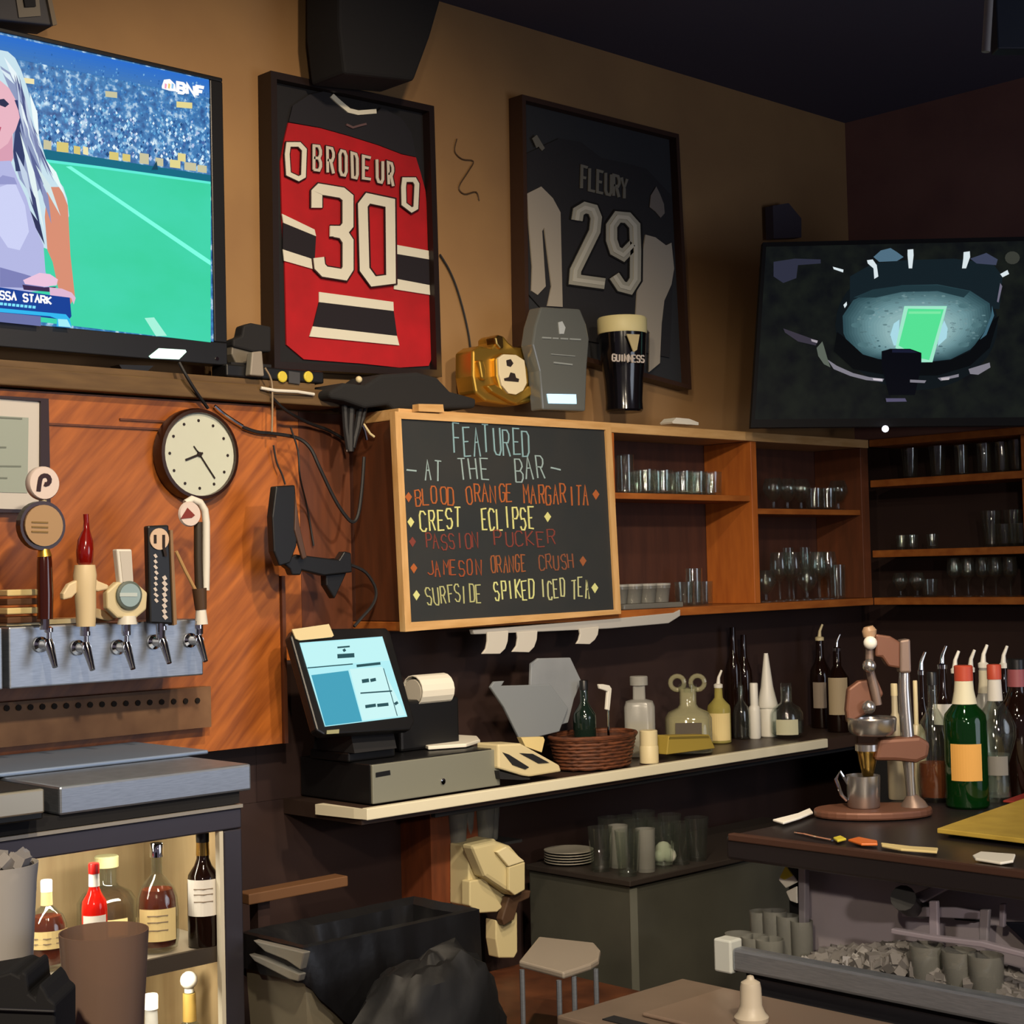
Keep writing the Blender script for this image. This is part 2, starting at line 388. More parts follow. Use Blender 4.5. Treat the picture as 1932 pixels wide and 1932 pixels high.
P_('#303c68', z1((110, 760), (170, 760), (180, 850), (150, 960), (190, 1150), (180, 1300), (120, 1300), (100, 1150), (115, 1000), (155, 880)))
P_('#d98f74', z1((360, 1420), (460, 1420), (515, 1560), (535, 1940), (570, 2260), (520, 2330), (440, 2180), (400, 1990), (360, 1900), (340, 1650)))
P_('#b4b8e4', z1((-120, 1230), (80, 1220), (130, 1350), (200, 1500), (260, 1700), (330, 1860), (345, 2060), (380, 2200), (120, 2230), (-200, 2180), (-300, 1500)))
P_('#cdd2f6', z1((0, 1420), (110, 1380), (190, 1560), (220, 1760), (150, 1900), (60, 1880), (-60, 1700)))
P_('#9498cc', z1((-60, 1400), (20, 1330), (110, 1350), (130, 1400), (20, 1400)))
P_('#7c80b8', z1((0, 2030), (180, 2080), (340, 2130), (330, 2190), (0, 2180)))
for i, (a, b, c2) in enumerate([((150, 1000), (340, 1780), '#e4f4f4'), ((210, 1100), (350, 1560), '#5a6494'), ((190, 1350), (310, 1740), '#39426e'), ((120, 1150), (250, 1560), '#c4d4e8'), ((270, 1250), (460, 1640), '#d4e8ea'), ((300, 1350), (390, 1700), '#8a92bc'), ((230, 1600), (340, 1860), '#2c3258'), ((30, 430), (180, 740), '#eaf6fa'), ((0, 520), (110, 640), '#dcecf4'), ((225, 700), (300, 1100), '#f0fbfb'), ((320, 1180), (500, 1500), '#e8fafa')]):
    P_(c2, z1((a[0], a[1]), (a[0]+(b[0]-a[0])*.45+26, a[1]+(b[1]-a[1])*.4), b, (a[0]+(b[0]-a[0])*.5-14, a[1]+(b[1]-a[1])*.5)))
random.seed(23)
for k in range(46):
    t_ = random.random(); x0h = 125+95*t_+random.uniform(-20, 25); y0h = 560+380*t_
    x1h = x0h+random.uniform(90, 190)*(.5+t_); y1h = y0h+random.uniform(260, 520); bw_ = random.uniform(4, 12)
    if x0h < 100 or x1h > 300+max(0, (y1h-1100))*.55: continue
    P_(random.choice(['#dceaf2', '#b4c2dc', '#7c86b0', '#4a5484', '#e9f4f8', '#98a4c8', '#c4d2e4', '#5a648c']), z1((x0h, y0h), (x0h+(x1h-x0h)*.4+bw_, y0h+(y1h-y0h)*.5), (x1h, y1h), (x0h+(x1h-x0h)*.4-bw_, y0h+(y1h-y0h)*.55)))
P_('#ecc4de', z2((175, 195), (300, 140), (380, 150), (440, 190), (430, 235), (330, 245), (190, 225)))
P_('#3a2850', z2((170, 230), (330, 250), (430, 245), (380, 285), (180, 268)))
P_('#e0b8d4', z2((375, 250), (470, 260), (545, 290), (575, 330), (560, 380), (540, 330), (380, 310)))
# caption bar
P_('#0d3f96', z2((-900, 130), (0, 250), (400, 312), (530, 328), (543, 470), (520, 500), (0, 440), (-900, 330)))
P_('#2fb8f0', z2((-900, 290), (0, 408), (400, 445), (500, 455), (530, 490), (545, 555), (430, 545), (435, 490), (380, 470), (0, 438), (-900, 320)))
P_('#6a72a8', z2((-900, 330), (0, 440), (310, 470), (310, 545), (-900, 420)))
P_('#a4f0fa', z2((440, 490), (510, 494), (540, 553), (445, 545)))
lay[0] += 1; q = PY(Y0-.0003*lay[0]-.001)
cols.append(G('#ffffff', 1)); wi = len(cols)-1; cols.append(G('#7fe6ff', 1)); ci = len(cols)-1
TH = (0, .0008, 0)
letters(pic, 'SSA STARK', z2((0, 278), (395, 325), (395, 378), (0, 338)), 3.2, q, TH, .25, mi=wi)
for a in range(9): pic.ribbon(z2((a*31, 374+a*3.2), (a*31+22, 376+a*3.2)), 5, q, TH, ci)
letters(pic, 'BNF', z1((1350, 628), (1560, 668), (1560, 735), (1350, 700)), 6, q, TH, .3, mi=wi)
pic.poly([q(*p) for p in z1((1228, 655), (1245, 605), (1290, 600), (1330, 640), (1338, 695), (1290, 690), (1230, 672))], wi)
for k, c2 in enumerate(['#f4a0c0', '#f0d070', '#90c8f0']):
    m = G(c2, 1); cols.append(m)
    a = (1250+k*26, 670)
    pic.poly([PY(Y0-.0003*lay[0]-.002)(*p) for p in z1(a, (a[0]+2, a[1]-38), (a[0]+18, a[1]-30), (a[0]+12, a[1]+4))], len(cols)-1)
pic.build('screen_picture', cols, t)
MB().prism([PY(D-.003)(*p) for p in [(281, 672), (300, 657), (350, 660), (352, 664), (338, 678), (285, 676)]], (0, .002, 0)).build('glowing_sticker', M('glow_sticker', '#d8f4ee', .5, emit='#aef6e6', es=.8), t)

# small equipment above the television
t = T('wall_speaker', 'small grey speaker above the top edge of the large television', 'speaker', at(60, 50, y=4.05))
MB().prism([PY(3.98)(*p) for p in [(-60, -40), (84, -40), (104, 48), (-60, 30)]], (0, .1, 0)).build('case', M('dark_grey_case', '#3a3a3e', .6), t, bev=.004)
MB().prism([PY(3.975)(*p) for p in [(28, -20), (72, -20), (77, 30), (36, 33)]], (0, .01, 0)).build('face_plate', M('grey_plate', '#6d675c', .6), t)
MB().prism([PY(3.968)(*p) for p in [(44, -10), (66, -10), (68, 12), (48, 13)]], (0, .01, 0)).build('socket', m_blackm, t)
MB().prism([PY(3.97)(*p) for p in [(84, -30), (92, -30), (108, 46), (100, 48)]], (0, .01, 0)).build('side_strip', M('grey_strip', '#6e6250', .6), t)

# ------------------------------------------------------------------ framed jerseys
def frame(name, label, front, wall, bw, fm):
    """shadow box: front quad (photo corners TL TR BR BL), depth back to the wall"""
    y = wall; q = [PY(y)(*p) for p in front]
    t = T(name, label, 'framed jersey', (sum((p.x for p in q), 0)/4, YW-.03, min(p.z for p in q)))
    c = sum(q, V((0,0,0)))/4
    inn = []
    for p in q:
        inn.append(V((p.x-math.copysign(bw, p.x-c.x), p.y, p.z-math.copysign(bw, p.z-c.z))))
    for i in range(4):
        j = (i+1) % 4
        MB().prism([q[i], q[j], inn[j], inn[i]], (0, YW-.002-y, 0)).build('frame_rail', fm, t)
    return t, inn
m_jb = M('black_jersey_cloth', '#19191d', .9, bump=.3, nscale=60)
m_jr = M('red_jersey_cloth', '#b3101c', .8, noise=1.2, col2='#9c0e18', nscale=9, bump=.2)
m_jw = M('white_jersey_cloth', '#d6d4c4', .85, bump=.2, nscale=40)
z5 = lambda *p: Z(440, 100, 2.928, p)
t, inn = frame('framed_jersey', 'red and black hockey jersey numbered 30 in black frame', [(511, 133), (819, 200), (834, 711), (518, 695)], 4.05, .022, M('dark_frame_wood', '#1d1210', .45))
MB().prism([p+V((0, .035, 0)) for p in inn], (0, .01, 0)).build('backing', m_jb, t)
B = PY(4.078); TV = (0, .006, 0)
body = z5((305, 385), (480, 415), (640, 460), (800, 510), (930, 560), (1010, 577), (1035, 660), (1062, 760), (1082, 1000), (1095, 1690), (1080, 1728), (920, 1738), (700, 1715), (390, 1692), (295, 1612), (285, 1160), (270, 900), (262, 600), (285, 470))
MB().prism([B(*p) for p in body], TV).build('jersey_body', m_jr, t)
B = PY(4.074); TV = (0, .0035, 0)
MB().prism([B(*p) for p in z5((308, 380), (330, 290), (420, 230), (530, 205), (560, 250), (640, 325), (700, 345), (790, 335), (820, 300), (930, 360), (985, 440), (1012, 574), (930, 556), (800, 506), (640, 456), (480, 411))], TV).build('shoulder_yoke', M('black_yoke_cloth', '#1b1b22', .85), t)
MB().ribbon(z5((545, 235), (585, 272), (640, 318), (690, 330), (740, 326), (790, 322)), 8.5, PY(4.07), TV).build('collar', m_jw, t)
MB().ribbon(z5((625, 395), (660, 412), (700, 400), (735, 392)), 4, PY(4.07), TV).build('neck_emblem', M('grey_thread', '#5c4648', .8), t)
e = MB()
for p in ([(270, 888), (450, 975), (458, 1012), (278, 938)], [(275, 1085), (450, 1142), (475, 1165), (482, 1205), (282, 1148)], [(905, 1060), (1080, 1092), (1082, 1140), (905, 1110)], [(890, 1245), (1085, 1282), (1088, 1336), (890, 1305)], [(475, 1320), (885, 1375), (887, 1425), (475, 1376)], [(440, 1510), (905, 1563), (918, 1615), (422, 1566)]):
    MB().prism([PY(4.072)(*q) for q in z5(*p)], TV).build('white_stripe', m_jw, t)
for p in ([(276, 938), (458, 1012), (452, 1120), (450, 1142), (275, 1085)], [(905, 1110), (1082, 1140), (1086, 1282), (892, 1245)], [(475, 1376), (887, 1425), (906, 1563), (442, 1510)]):
    MB().prism([PY(4.0725)(*q) for q in z5(*p)], TV).build('black_stripe', M('black_stripe_cloth', '#19141c', .85), t)
U = PY(4.066)
three = [[(462, 855), (462, 770), (480, 752), (600, 772), (634, 800), (634, 950), (605, 985), (535, 984)], [(560, 988), (605, 996), (634, 1040), (634, 1190), (612, 1225), (505, 1208), (478, 1180), (472, 1130)]]
for nm_, wd, pl_, mm in (('numeral_outline', 25, PY(4.068), M('number_outline', '#2a0c12', .9)), ('numeral', 20, U, m_jw)):
    s = MB()
    for pts in three: s.ribbon(z5(*pts), wd, pl_, TV)
    s.build(nm_, mm, t)
zero = [(716, 840), (745, 802), (868, 828), (872, 1250), (775, 1262), (726, 1195), (716, 840)]
MB().ribbon(z5(*zero), 23, PY(4.068), TV).build('numeral_outline', MATS['number_outline'], t)
MB().ribbon(z5(*zero), 18, U, TV).build('numeral', m_jw, t)
for pts in ([(305, 505), (365, 505), (393, 535), (388, 680), (362, 695), (305, 668), (298, 560), (305, 505)], [(945, 700), (1000, 700), (1014, 725), (1008, 855), (985, 868), (942, 835), (940, 740), (945, 700)]):
    MB().ribbon(z5(*pts), 12.5, PY(4.068), TV).build('sleeve_numeral_outline', MATS['number_outline'], t)
    MB().ribbon(z5(*pts), 8.5, U, TV).build('sleeve_numeral', m_jw, t)
nm = MB(); nmo = MB()
for ch, qd in zip('BRODEUR', [((446, 512), (498, 518), (498, 652), (446, 645)), ((520, 522), (568, 532), (568, 668), (522, 660)), ((588, 538), (638, 552), (638, 680), (590, 672)), ((656, 552), (698, 566), (698, 695), (660, 686)), ((718, 570), (776, 584), (776, 700), (718, 692)), ((794, 588), (840, 602), (840, 720), (796, 710)), ((856, 604), (892, 616), (894, 740), (860, 725))]):
    letters(nmo, ch, z5(*qd), 8, PY(4.068), TV); letters(nm, ch, z5(*qd), 5, U, TV)
nmo.build('name_outline', MATS['number_outline'], t); nm.build('name_lettering', M('cream_twill', '#c4bcae', .85), t)

z6 = lambda *p: Z(880, 150, 2.972, p)
t, inn = frame('framed_jersey', 'dark jersey numbered 29 with white sleeves, framed behind gold beer badge', [(985, 178), (1281, 253), (1305, 735), (992, 652)], 4.05, .018, M('brown_frame_wood', '#3a261c', .5))
MB().prism([p+V((0, .035, 0)) for p in inn], (0, .01, 0)).build('backing', M('charcoal_backing', '#2d2f33', .85), t)
MB().prism([PY(4.076)(*p) for p in z6((330, 420), (520, 330), (640, 350), (760, 440), (900, 470), (1010, 500), (1150, 650), (1165, 900), (1140, 1560), (560, 1440), (345, 1200))], TV).build('jersey_body', M('charcoal_jersey_cloth', '#26262a', .9, bump=.3, nscale=60), t)
MB().prism([PY(4.07)(*p) for p in z6((340, 640), (420, 600), (485, 665), (528, 745), (540, 1275), (455, 1270), (478, 1160), (437, 830), (425, 850), (445, 1160), (400, 1208), (366, 1185), (370, 1050), (350, 800))], (0, .005, 0)).build('left_sleeve', M('white_sleeve', '#a9a193', .85), t)
MB().prism([PY(4.07)(*p) for p in z6((1005, 870), (1060, 885), (1120, 930), (1150, 915), (1165, 1060), (1150, 1150), (1110, 1240), (1095, 1370), (1085, 1590), (1025, 1640), (1030, 1420), (950, 1330), (960, 1150))], (0, .005, 0)).build('right_sleeve', MATS['white_sleeve'], t)
for nm_, w_, yy, mm in (('numeral_outline', 27, 4.07, M('black_twill', '#0f0f12', .9)), ('numeral', 20.5, 4.066, M('grey_white_twill', '#a8a698', .85)), ('numeral_core', 7, 4.063, M('pale_twill', '#c4c2b4', .85))):
    MB().ribbon(z6((620, 790), (628, 740), (665, 718), (710, 730), (728, 775), (720, 850), (612, 1070), (608, 1122), (775, 1145)), w_, PY(yy), (0, .0025, 0)).build(nm_, mm, t)
    MB().ribbon(z6((938, 925), (880, 985), (835, 960), (815, 900), (815, 820), (850, 770), (905, 775), (945, 820), (950, 960), (948, 1120), (915, 1172), (870, 1160), (830, 1100)), w_, PY(yy), (0, .0025, 0)).build(nm_, mm, t)
nm = MB(); letters(nm, 'FLEURY', z6((648, 485), (908, 560), (908, 672), (645, 610)), 5, PY(4.07), (0, .003, 0), .3)
nm.build('name_lettering', M('dim_twill', '#6f6d64', .9), t)
MB().prism([PY(4.07)(*p) for p in z6((370, 330), (395, 310), (440, 385), (425, 400), (405, 375), (395, 385))], (0, .003, 0)).build('shoulder_patch', MATS['dim_twill'], t)
MB().prism([PY(4.07)(*p) for p in z6((1065, 600), (1085, 640), (1108, 700), (1112, 750), (1090, 775), (1060, 740), (1028, 715), (1035, 650))], (0, .003, 0)).build('shoulder_patch', M('maple_patch', '#77706a', .9), t)

# tapered black drop from the ceiling
q = [at(x, y, y=3.86) for x, y in [(640, -190), (862, -190), (832, 0), (812, 70), (782, 152), (650, 138), (640, 50)]]
o = MB().prism(q, (0, .17, 0)).build('hanging_speaker', M('sooty_black', '#101013', .9), bev=.01)
tag(o, 'black tapered speaker box hanging from the ceiling above the red jersey', 'speaker')

# ------------------------------------------------------------------ clock and certificate on the tap wall
c = at(378, 857, y=3.955); R = .133
t = T('wall_clock', 'round wall clock with dark wooden rim and white face', 'clock', (c.x, 3.98, c.z-R))
AX = (0, -1, 0); c0 = V((c.x, 3.998, c.z))
MB().lathe([(R*.9, 0), (R, .008), (R, .036), (R*.97, .046), (R*.9, .048), (R*.885, .03)], 40, c0, AX).build('rim', M('walnut_rim', '#2c140b', .35, coat=.3), t, smooth=True)
MB().lathe([(0, .034), (R*.89, .034), (R*.89, .036), (0, .036)], 40, c0, AX).build('face', M('clock_face_paper', '#d6dccc', .6), t)
for k in range(12):
    a = math.pi*k/6; p = c0+V((math.sin(a)*R*.73, -.0365, math.cos(a)*R*.73))
    MB().lathe([(.0045, 0), (.0045, .001)], 8, p, AX).build('hour_mark', m_ink, t)
for nm_, a, ln, wd in (('hour_hand', 4.35, .05, .006), ('minute_hand', 2.5, .085, .004), ('second_hand', 5.6, .03, .003)):
    d = V((math.sin(a), 0, math.cos(a))); p = c0+V((0, -.039, 0))
    MB().bar(p-d*.012, p+d*ln, wd, .0015, (0, -1, 0)).build(nm_, m_ink, t)
MB().lathe([(.007, .036), (.007, .042), (0, .043)], 12, c0, AX).build('hub', m_ink, t)
MB().lathe([(R*.885, .043), (R*.885, .0445)], 40, c0, AX).build('glass_cover', clear('clock_glass', '#ffffff', .05), t)

t = T('framed_certificate', 'white matted certificate in thin dark frame left of the clock', 'picture frame', (2.0, 3.99, 1.6))
q = [PY(3.972)(*p) for p in [(-190, 735), (92, 752), (96, 968), (-190, 965)]]
o_ = [PY(3.972)(*p) for p in [(-175, 738), (77, 757), (76, 962), (-175, 955)]]
for i in range(4):
    j = (i+1) % 4
    MB().prism([q[i], q[j], o_[j], o_[i]], (0, .024, 0)).build('frame_rail', M('dark_frame_purple', '#2a1618', .4), t)
MB().prism([p+V((0, .008, 0)) for p in o_], (0, .01, 0)).build('mat_board', M('mat_board', '#c6c2bd', .8), t)
MB().prism([PY(3.978)(*p) for p in [(-150, 775), (54, 788), (52, 930), (-150, 925)]], (0, .001, 0)).build('document', M('grey_green_paper', '#98a39c', .8), t)
s = MB()
for a, b, y in [(0, 42, 788), (-100, 12, 842), (-120, 40, 878), (-120, 14, 900)]: s.ribbon([(a, y), (b, y+2)], 3, PY(3.977), (0, .0005, 0))
s.build('printed_line', M('faded_ink', '#6f7872', .8), t)

# ------------------------------------------------------------------ beer tower
yp = 3.80
a = at(18, 1300, y=yp); b = at(384, 1273, y=yp); zt = at(25, 1183, y=yp).z
t = T('beer_tower', 'wide brushed steel draught tower box with five chrome faucets', 'beer tower', (2.2, yp, a.z))
MB().box(a.x, b.x, yp, 3.97, a.z, zt).build('steel_box', m_steel, t, bev=.004)
MB().box(a.x+.01, a.x+.30, yp+.03, 3.96, zt+.002, zt+.014).build('top_ledge', m_cream, t)
FX = [(76, 1216), (146, 1222), (222, 1221), (290, 1211), (358, 1208)]
HX = [(82, 1165), (160, 1178), (235, 1172), (302, 1178), (378, 1170)]
for (fx, fy), (hx, hy) in zip(FX, HX):
    p = at(fx, fy, y=yp-.002)
    f = MB().lathe([(.02, 0), (.02, .006), (.013, .012), (.012, .05), (0, .05)], 16, p, AX).build('faucet', m_chrome, t, smooth=True)
    q = p+V((0, -.045, 0))
    MB().tube([q+V((0, .005, .012)), q, q+V((0, -.012, -.02)), q+V((0, -.03, -.055))], [.011, .0125, .01, .007], 10).build('spout', m_chrome, f, smooth=True)
    MB().lathe([(.006, .005), (.006, .03), (.011, .032), (.011, .042), (.004, .046)], 12, q).build('lever_collar', m_chrome, f, smooth=True)
t2 = T('beer_tower', 'edge of another steel draught tower box at the far left', 'beer tower', (1.6, yp, a.z))
q = at(6, 1298, y=yp)
MB().box(q.x-.35, q.x, yp, 3.97, a.z, zt).build('steel_box', m_steel, t2, bev=.004)
p = q+V((-.1, -.002, .08)); f = MB().lathe([(.02, 0), (.02, .006), (.013, .012), (.012, .05), (0, .05)], 16, p, AX).build('faucet', m_chrome, t2, smooth=True)

# tap handles (each stands on its faucet)
yh = yp-.045; H = PY(yh); sc_ = lambda px_: px_*depth(at(200, 1100, y=yh))/F
def hbase(i): return at(HX[i][0], HX[i][1]+26, y=yh)
t = T('tap_handle', 'tap handle with white round P emblem above oval plaque', 'tap handle', hbase(0))
MB().tube([H(84, 1188), H(84, 1165)], .012, 10).build('ferrule', m_chrome, t)
MB().tube([H(85, 1168), H(85, 1120), H(84, 1060), H(84, 1046)], [.02, .021, .019, .017], 12).build('pole', M('dark_amber_acrylic', '#3a1408', .12, coat=.5), t, smooth=True)
MB().tube([H(84, 1050), H(83, 1036)], [.019, .014], 12).build('collar', m_gold, t, smooth=True)
c = H(77, 992)
for nm_, k, dy, mm in (('oval_rim', 1.16, 0, M('dark_oval_rim', '#2c100a', .3)), ('oval_plaque', .97, -.006, M('tan_plaque', '#a5845a', .4))):
    s = MB(); pts = [c+V((sc_(31)*k*1.25*math.cos(i*math.pi/14), dy-.012, sc_(39)*k*math.sin(i*math.pi/14))) for i in range(28)]
    s.prism(pts, (0, .024, 0)).build(nm_, mm, t, smooth=False)
s = MB()
for y in (985, 994, 1003): s.ribbon([(60, y), (91, y+1)], 3, PY(yh-.0195), (0, .001, 0))
s.build('plaque_lettering', M('olive_ink', '#7d6438', .7), t)
MB().tube([H(82, 960), H(82, 938)], .008, 8).build('neck', m_cream, t)
c = H(80, 912)
MB().lathe([(sc_(29), -.012), (sc_(31), -.008), (sc_(31), .008), (sc_(29), .012)], 28, c, AX).build('round_sign', M('sign_white', '#d4c4bc', .4), t, smooth=True)
MB().ribbon([(73, 927), (74, 918), (75.5, 908), (77, 902), (80, 898.5), (84, 897), (88.5, 897.5), (92, 900), (94, 904.5), (93.5, 909), (91, 912.5), (87, 914), (84, 913)], 8, PY(yh-.014), (0, .003, 0)).build('letter_mark', M('maroon_print', '#2a0c14', .5), t)

t = T('tap_handle', 'tap handle shaped like a cream bird with a red bottle on top', 'tap handle', hbase(1))
MB().tube([H(160, 1200), H(160, 1176)], .012, 10).build('ferrule', m_chrome, t)
m_bird = M('cream_resin', '#d8c49c', .45)
MB().tube([H(162, 1182), H(162, 1150), H(160, 1110), H(160, 1085), H(160, 1066)], [.024, .026, .028, .03, .026], 14).build('bird_body', m_bird, t, smooth=True)
MB().prism([PY(yh-.01)(*p) for p in [(178, 1086), (186, 1096), (206, 1104), (204, 1112), (186, 1116), (176, 1114)]], (0, .02, 0)).build('wing', m_bird, t, bev=.004)
MB().prism([PY(yh-.01)(*p) for p in [(146, 1094), (130, 1102), (119, 1120), (120, 1132), (136, 1128), (146, 1118)]], (0, .02, 0)).build('wing', m_bird, t, bev=.004)
MB().prism([PY(yh+.045)(*p) for p in [(178, 1146), (200, 1152), (222, 1168), (205, 1172), (180, 1166)]], (0, .02, 0)).build('tail', m_bird, t, bev=.004)
MB().tube([H(160, 1074), H(160, 1062), H(160, 1040), H(161, 1020), H(163, 1000), H(163, 985), H(162, 970)], [.006, .02, .0225, .02, .009, .007, .007], 14).build('red_bottle', M('red_gloss', '#7a100a', .15, coat=.6), t, smooth=True)

t = T('tap_handle', 'white square topped tap handle with blue round badge on cream hexagon', 'tap handle', hbase(2))
MB().tube([H(238, 1196), H(238, 1172)], .012, 10).build('ferrule', m_chrome, t)
MB().prism([PY(yh-.012)(*p) for p in [(220, 1036), (249, 1036), (253, 1102), (227, 1102)]], (0, .024, 0)).build('white_block', m_white, t, bev=.004)
MB().prism([PY(yh-.008)(*p) for p in [(224, 1040), (245, 1040), (248, 1098), (230, 1098)]], (0, -.006, 0)).build('block_print', M('pale_grey_print', '#c2bcb2', .5), t)
MB().prism([PY(yh-.012)(*p) for p in [(222, 1098), (256, 1098), (279, 1118), (277, 1150), (258, 1166), (222, 1166), (203, 1148), (202, 1116)]], (0, .026, 0)).build('hexagon', m_cream, t, bev=.005)
c = PY(yh-.013)(242, 1123)
MB().lathe([(sc_(27), 0), (sc_(27), .007), (sc_(23), .009)], 26, c, AX).build('badge_rim', M('grey_green_rim', '#5c6660', .4), t)
MB().lathe([(sc_(22), .0085), (sc_(22), .0105)], 26, c, AX).build('badge', M('pale_blue_badge', '#8fa6ac', .4), t)
MB().ribbon([(226, 1122), (259, 1122)], 7, PY(yh-.0245), (0, .001, 0)).build('badge_band', M('light_badge_band', '#b9c6c6', .5), t)
MB().tube([H(240, 1178), H(240, 1162)], [.026, .022], 14).build('foot', m_white, t, smooth=True)

t = T('tap_handle', 'black paddle tap handle with white round emblem and vertical lettering', 'tap handle', hbase(3))
MB().tube([H(303, 1204), H(303, 1176)], .012, 10).build('ferrule', m_chrome, t)
MB().prism([PY(yh-.012)(*p) for p in [(279, 992), (319, 990), (327, 1178), (283, 1176)]], (0, .024, 0)).build('paddle', m_black, t, bev=.005)
MB().prism([PY(yh-.014)(*p) for p in [(321, 1000), (326, 1000), (334, 1178), (328, 1180)]], (0, .028, 0)).build('edge_strip', M('tan_edge', '#8a6c4c', .5), t)
c = PY(yh-.013)(300, 1017)
MB().lathe([(sc_(21), 0), (sc_(21), .003)], 22, c, AX).build('emblem', M('emblem_tan', '#cfb49a', .5), t)
s = MB(); s.ribbon([(293, 1009), (293, 1025)], 5, PY(yh-.0175), (0, .001, 0)); s.ribbon([(309, 1009), (309, 1032), (313, 1050)], 5, PY(yh-.0175), (0, .001, 0)); s.build('emblem_mark', m_ink, t)
s = MB()
random.seed(4)
for k in range(9): s.ribbon([(292+random.uniform(-1, 1), 1046+k*10.5), (296+random.uniform(-1, 2), 1052+k*10.5)], 5, PY(yh-.0135), (0, .001, 0))
for k in range(8): s.ribbon([(308+random.uniform(-1, 1), 1087+k*10.5), (313+random.uniform(-1, 2), 1094+k*10.5)], 7, PY(yh-.0135), (0, .001, 0))
s.build('vertical_lettering', M('white_print', '#c9bfb8', .6), t)

t = T('tap_handle', 'white hooked tap handle ending in round disc with red triangle', 'tap handle', hbase(4))
MB().tube([H(376, 1196), H(376, 1172)], .011, 10).build('ferrule', m_chrome, t)
MB().tube([H(380, 1178), H(379, 1150)], [.018, .014], 12).build('foot', m_white, t, smooth=True)
MB().tube([H(379, 1150), H(376, 1110)], [.016, .02], 12).build('knuckle', M('dark_tan_knuckle', '#4a3524', .5), t, smooth=True)
MB().tube([H(388, 1114), H(389, 1060), H(389, 985), H(386, 962), H(377, 948), H(362, 942), H(350, 950)], .0105, 12).build('hook_pole', m_white, t, smooth=True)
MB().tube([H(376, 1112), H(374, 1050), H(374, 985)], .012, 10).build('rear_pole', M('dark_olive_pole', '#32281c', .5), t, smooth=True)
MB().tube([H(368, 1112), H(350, 1078), H(332, 1040)], .005, 8).build('slanted_stick', M('tan_stick', '#b08c5c', .5), t, smooth=True)
c = PY(yh-.02)(357, 970)
MB().lathe([(sc_(23), -.006), (sc_(25), 0), (sc_(23), .006)], 24, c, AX).build('disc', M('sign_white', '#d4c4bc', .4), t, smooth=True)
MB().prism([PY(yh-.0275)(*p) for p in [(354, 958), (368, 972), (362, 977), (341, 979)]], (0, .002, 0)).build('red_triangle', M('dark_red_print', '#7a2a20', .5), t)

t = T('coaster_stack', 'short stack of tan bar coasters left of the tap handles', 'coasters', at(38, 1176, y=yp+.06))
for k in range(4):
    p = at(38, 1172-k*17, y=yp+.06)
    MB().box(p.x-.055, p.x+.045, yp+.02, yp+.1, p.z-.004, p.z+.012).build('coaster', m_labelc if k % 2 else M('brown_coaster', '#5b3a22', .7), t, bev=.003)

# ------------------------------------------------------------------ tablet on a swing arm
t = T('tablet_arm', 'black flat tablet on a swing arm right of the tap wall', 'tablet arm', at(660, 1080, y=4.09))
pp = lambda y, pts, th, nm_, mm=m_black, bev=.004: MB().prism([PY(y)(*p) for p in pts], (0, th, 0)).build(nm_, mm, t, bev=bev)
pp(3.84, [(521, 917), (557, 915), (563, 985), (560, 1030), (548, 1062), (528, 1068), (517, 1040), (514, 975)], .03, 'tablet')
pp(3.835, [(558, 930), (566, 990), (580, 1052), (572, 1056), (556, 1000)], .012, 'side_rail', M('brown_grey_rail', '#4a342a', .5))
pp(3.86, [(530, 1060), (560, 1046), (640, 1056), (650, 1040), (663, 1043), (665, 1080), (612, 1086), (570, 1076), (568, 1085), (552, 1085), (548, 1074)], .03, 'arm')
pp(3.88, [(615, 1084), (655, 1080), (632, 1130), (616, 1104)], .03, 'clamp')
MB().bar(at(650, 1062, y=3.9), at(650, 1062, y=3.9)+V((0, .2, 0)), .03, .03).build('wall_stub', m_black, t)

# ------------------------------------------------------------------ cables
def cable(label, pts, y, r, mat=m_rubber, name='cable'):
    ys = y if isinstance(y, (list, tuple)) else [y]*len(pts)
    P = [at(a, b, y=yy) for (a, b), yy in zip(pts, ys)]
    S = []
    for i in range(len(P)-1):                       # Catmull-Rom
        p0, p1, p2, p3 = P[max(i-1, 0)], P[i], P[i+1], P[min(i+2, len(P)-1)]
        for k in range(4):
            u = k/4
            S.append(.5*((2*p1)+(p2-p0)*u+(2*p0-5*p1+4*p2-p3)*u*u+(3*p1-p0-3*p2+p3)*u**3))
    S.append(P[-1])
    return tag(MB().tube(S, r, 6).build(name, mat, smooth=True), label, 'cable')
cable('black cable dropping from the television to the wall clock', [(338, 684), (352, 710), (372, 742), (392, 770)], [3.95, 3.94, 3.95, 3.97], .005)
cable('shiny silver cable running right from the clock rim', [(405, 766), (420, 779), (440, 793), (458, 804)], 3.985, .005, m_chrome)
cable('black cable sagging in a long loop across the orange panel', [(458, 806), (485, 815), (515, 818), (560, 826), (585, 845), (602, 880), (628, 935), (648, 968), (665, 985), (676, 970), (683, 920), (687, 862)], [3.985]*4+[3.97]+[3.96]*7, .0055)
cable('pale thin wire hanging from the power strip', [(500, 694), (512, 718), (514, 760), (513, 815)], 3.945, .003, M('pale_wire', '#8d7a62', .5))
cable('thin dark wire hanging above the black tablet', [(516, 840), (522, 872), (532, 895), (538, 914)], 3.98, .003)
cable('dark cord running down the tan wall between the jerseys', [(830, 480), (848, 510), (864, 550), (880, 610), (888, 660), (893, 735)], 4.11, .0035)
cable('faint curled wire on the tan wall just right of the red jersey', [(862, 262), (858, 285), (872, 300), (893, 304), (884, 322), (866, 352), (876, 366), (898, 362), (904, 378)], 4.114, .0022, M('brown_wire', '#4e3a26', .6))
cable('black cord from the tablet clamp down to the screen', [(662, 1066), (690, 1080), (709, 1112), (704, 1140), (682, 1166), (668, 1182)], 3.95, .005)
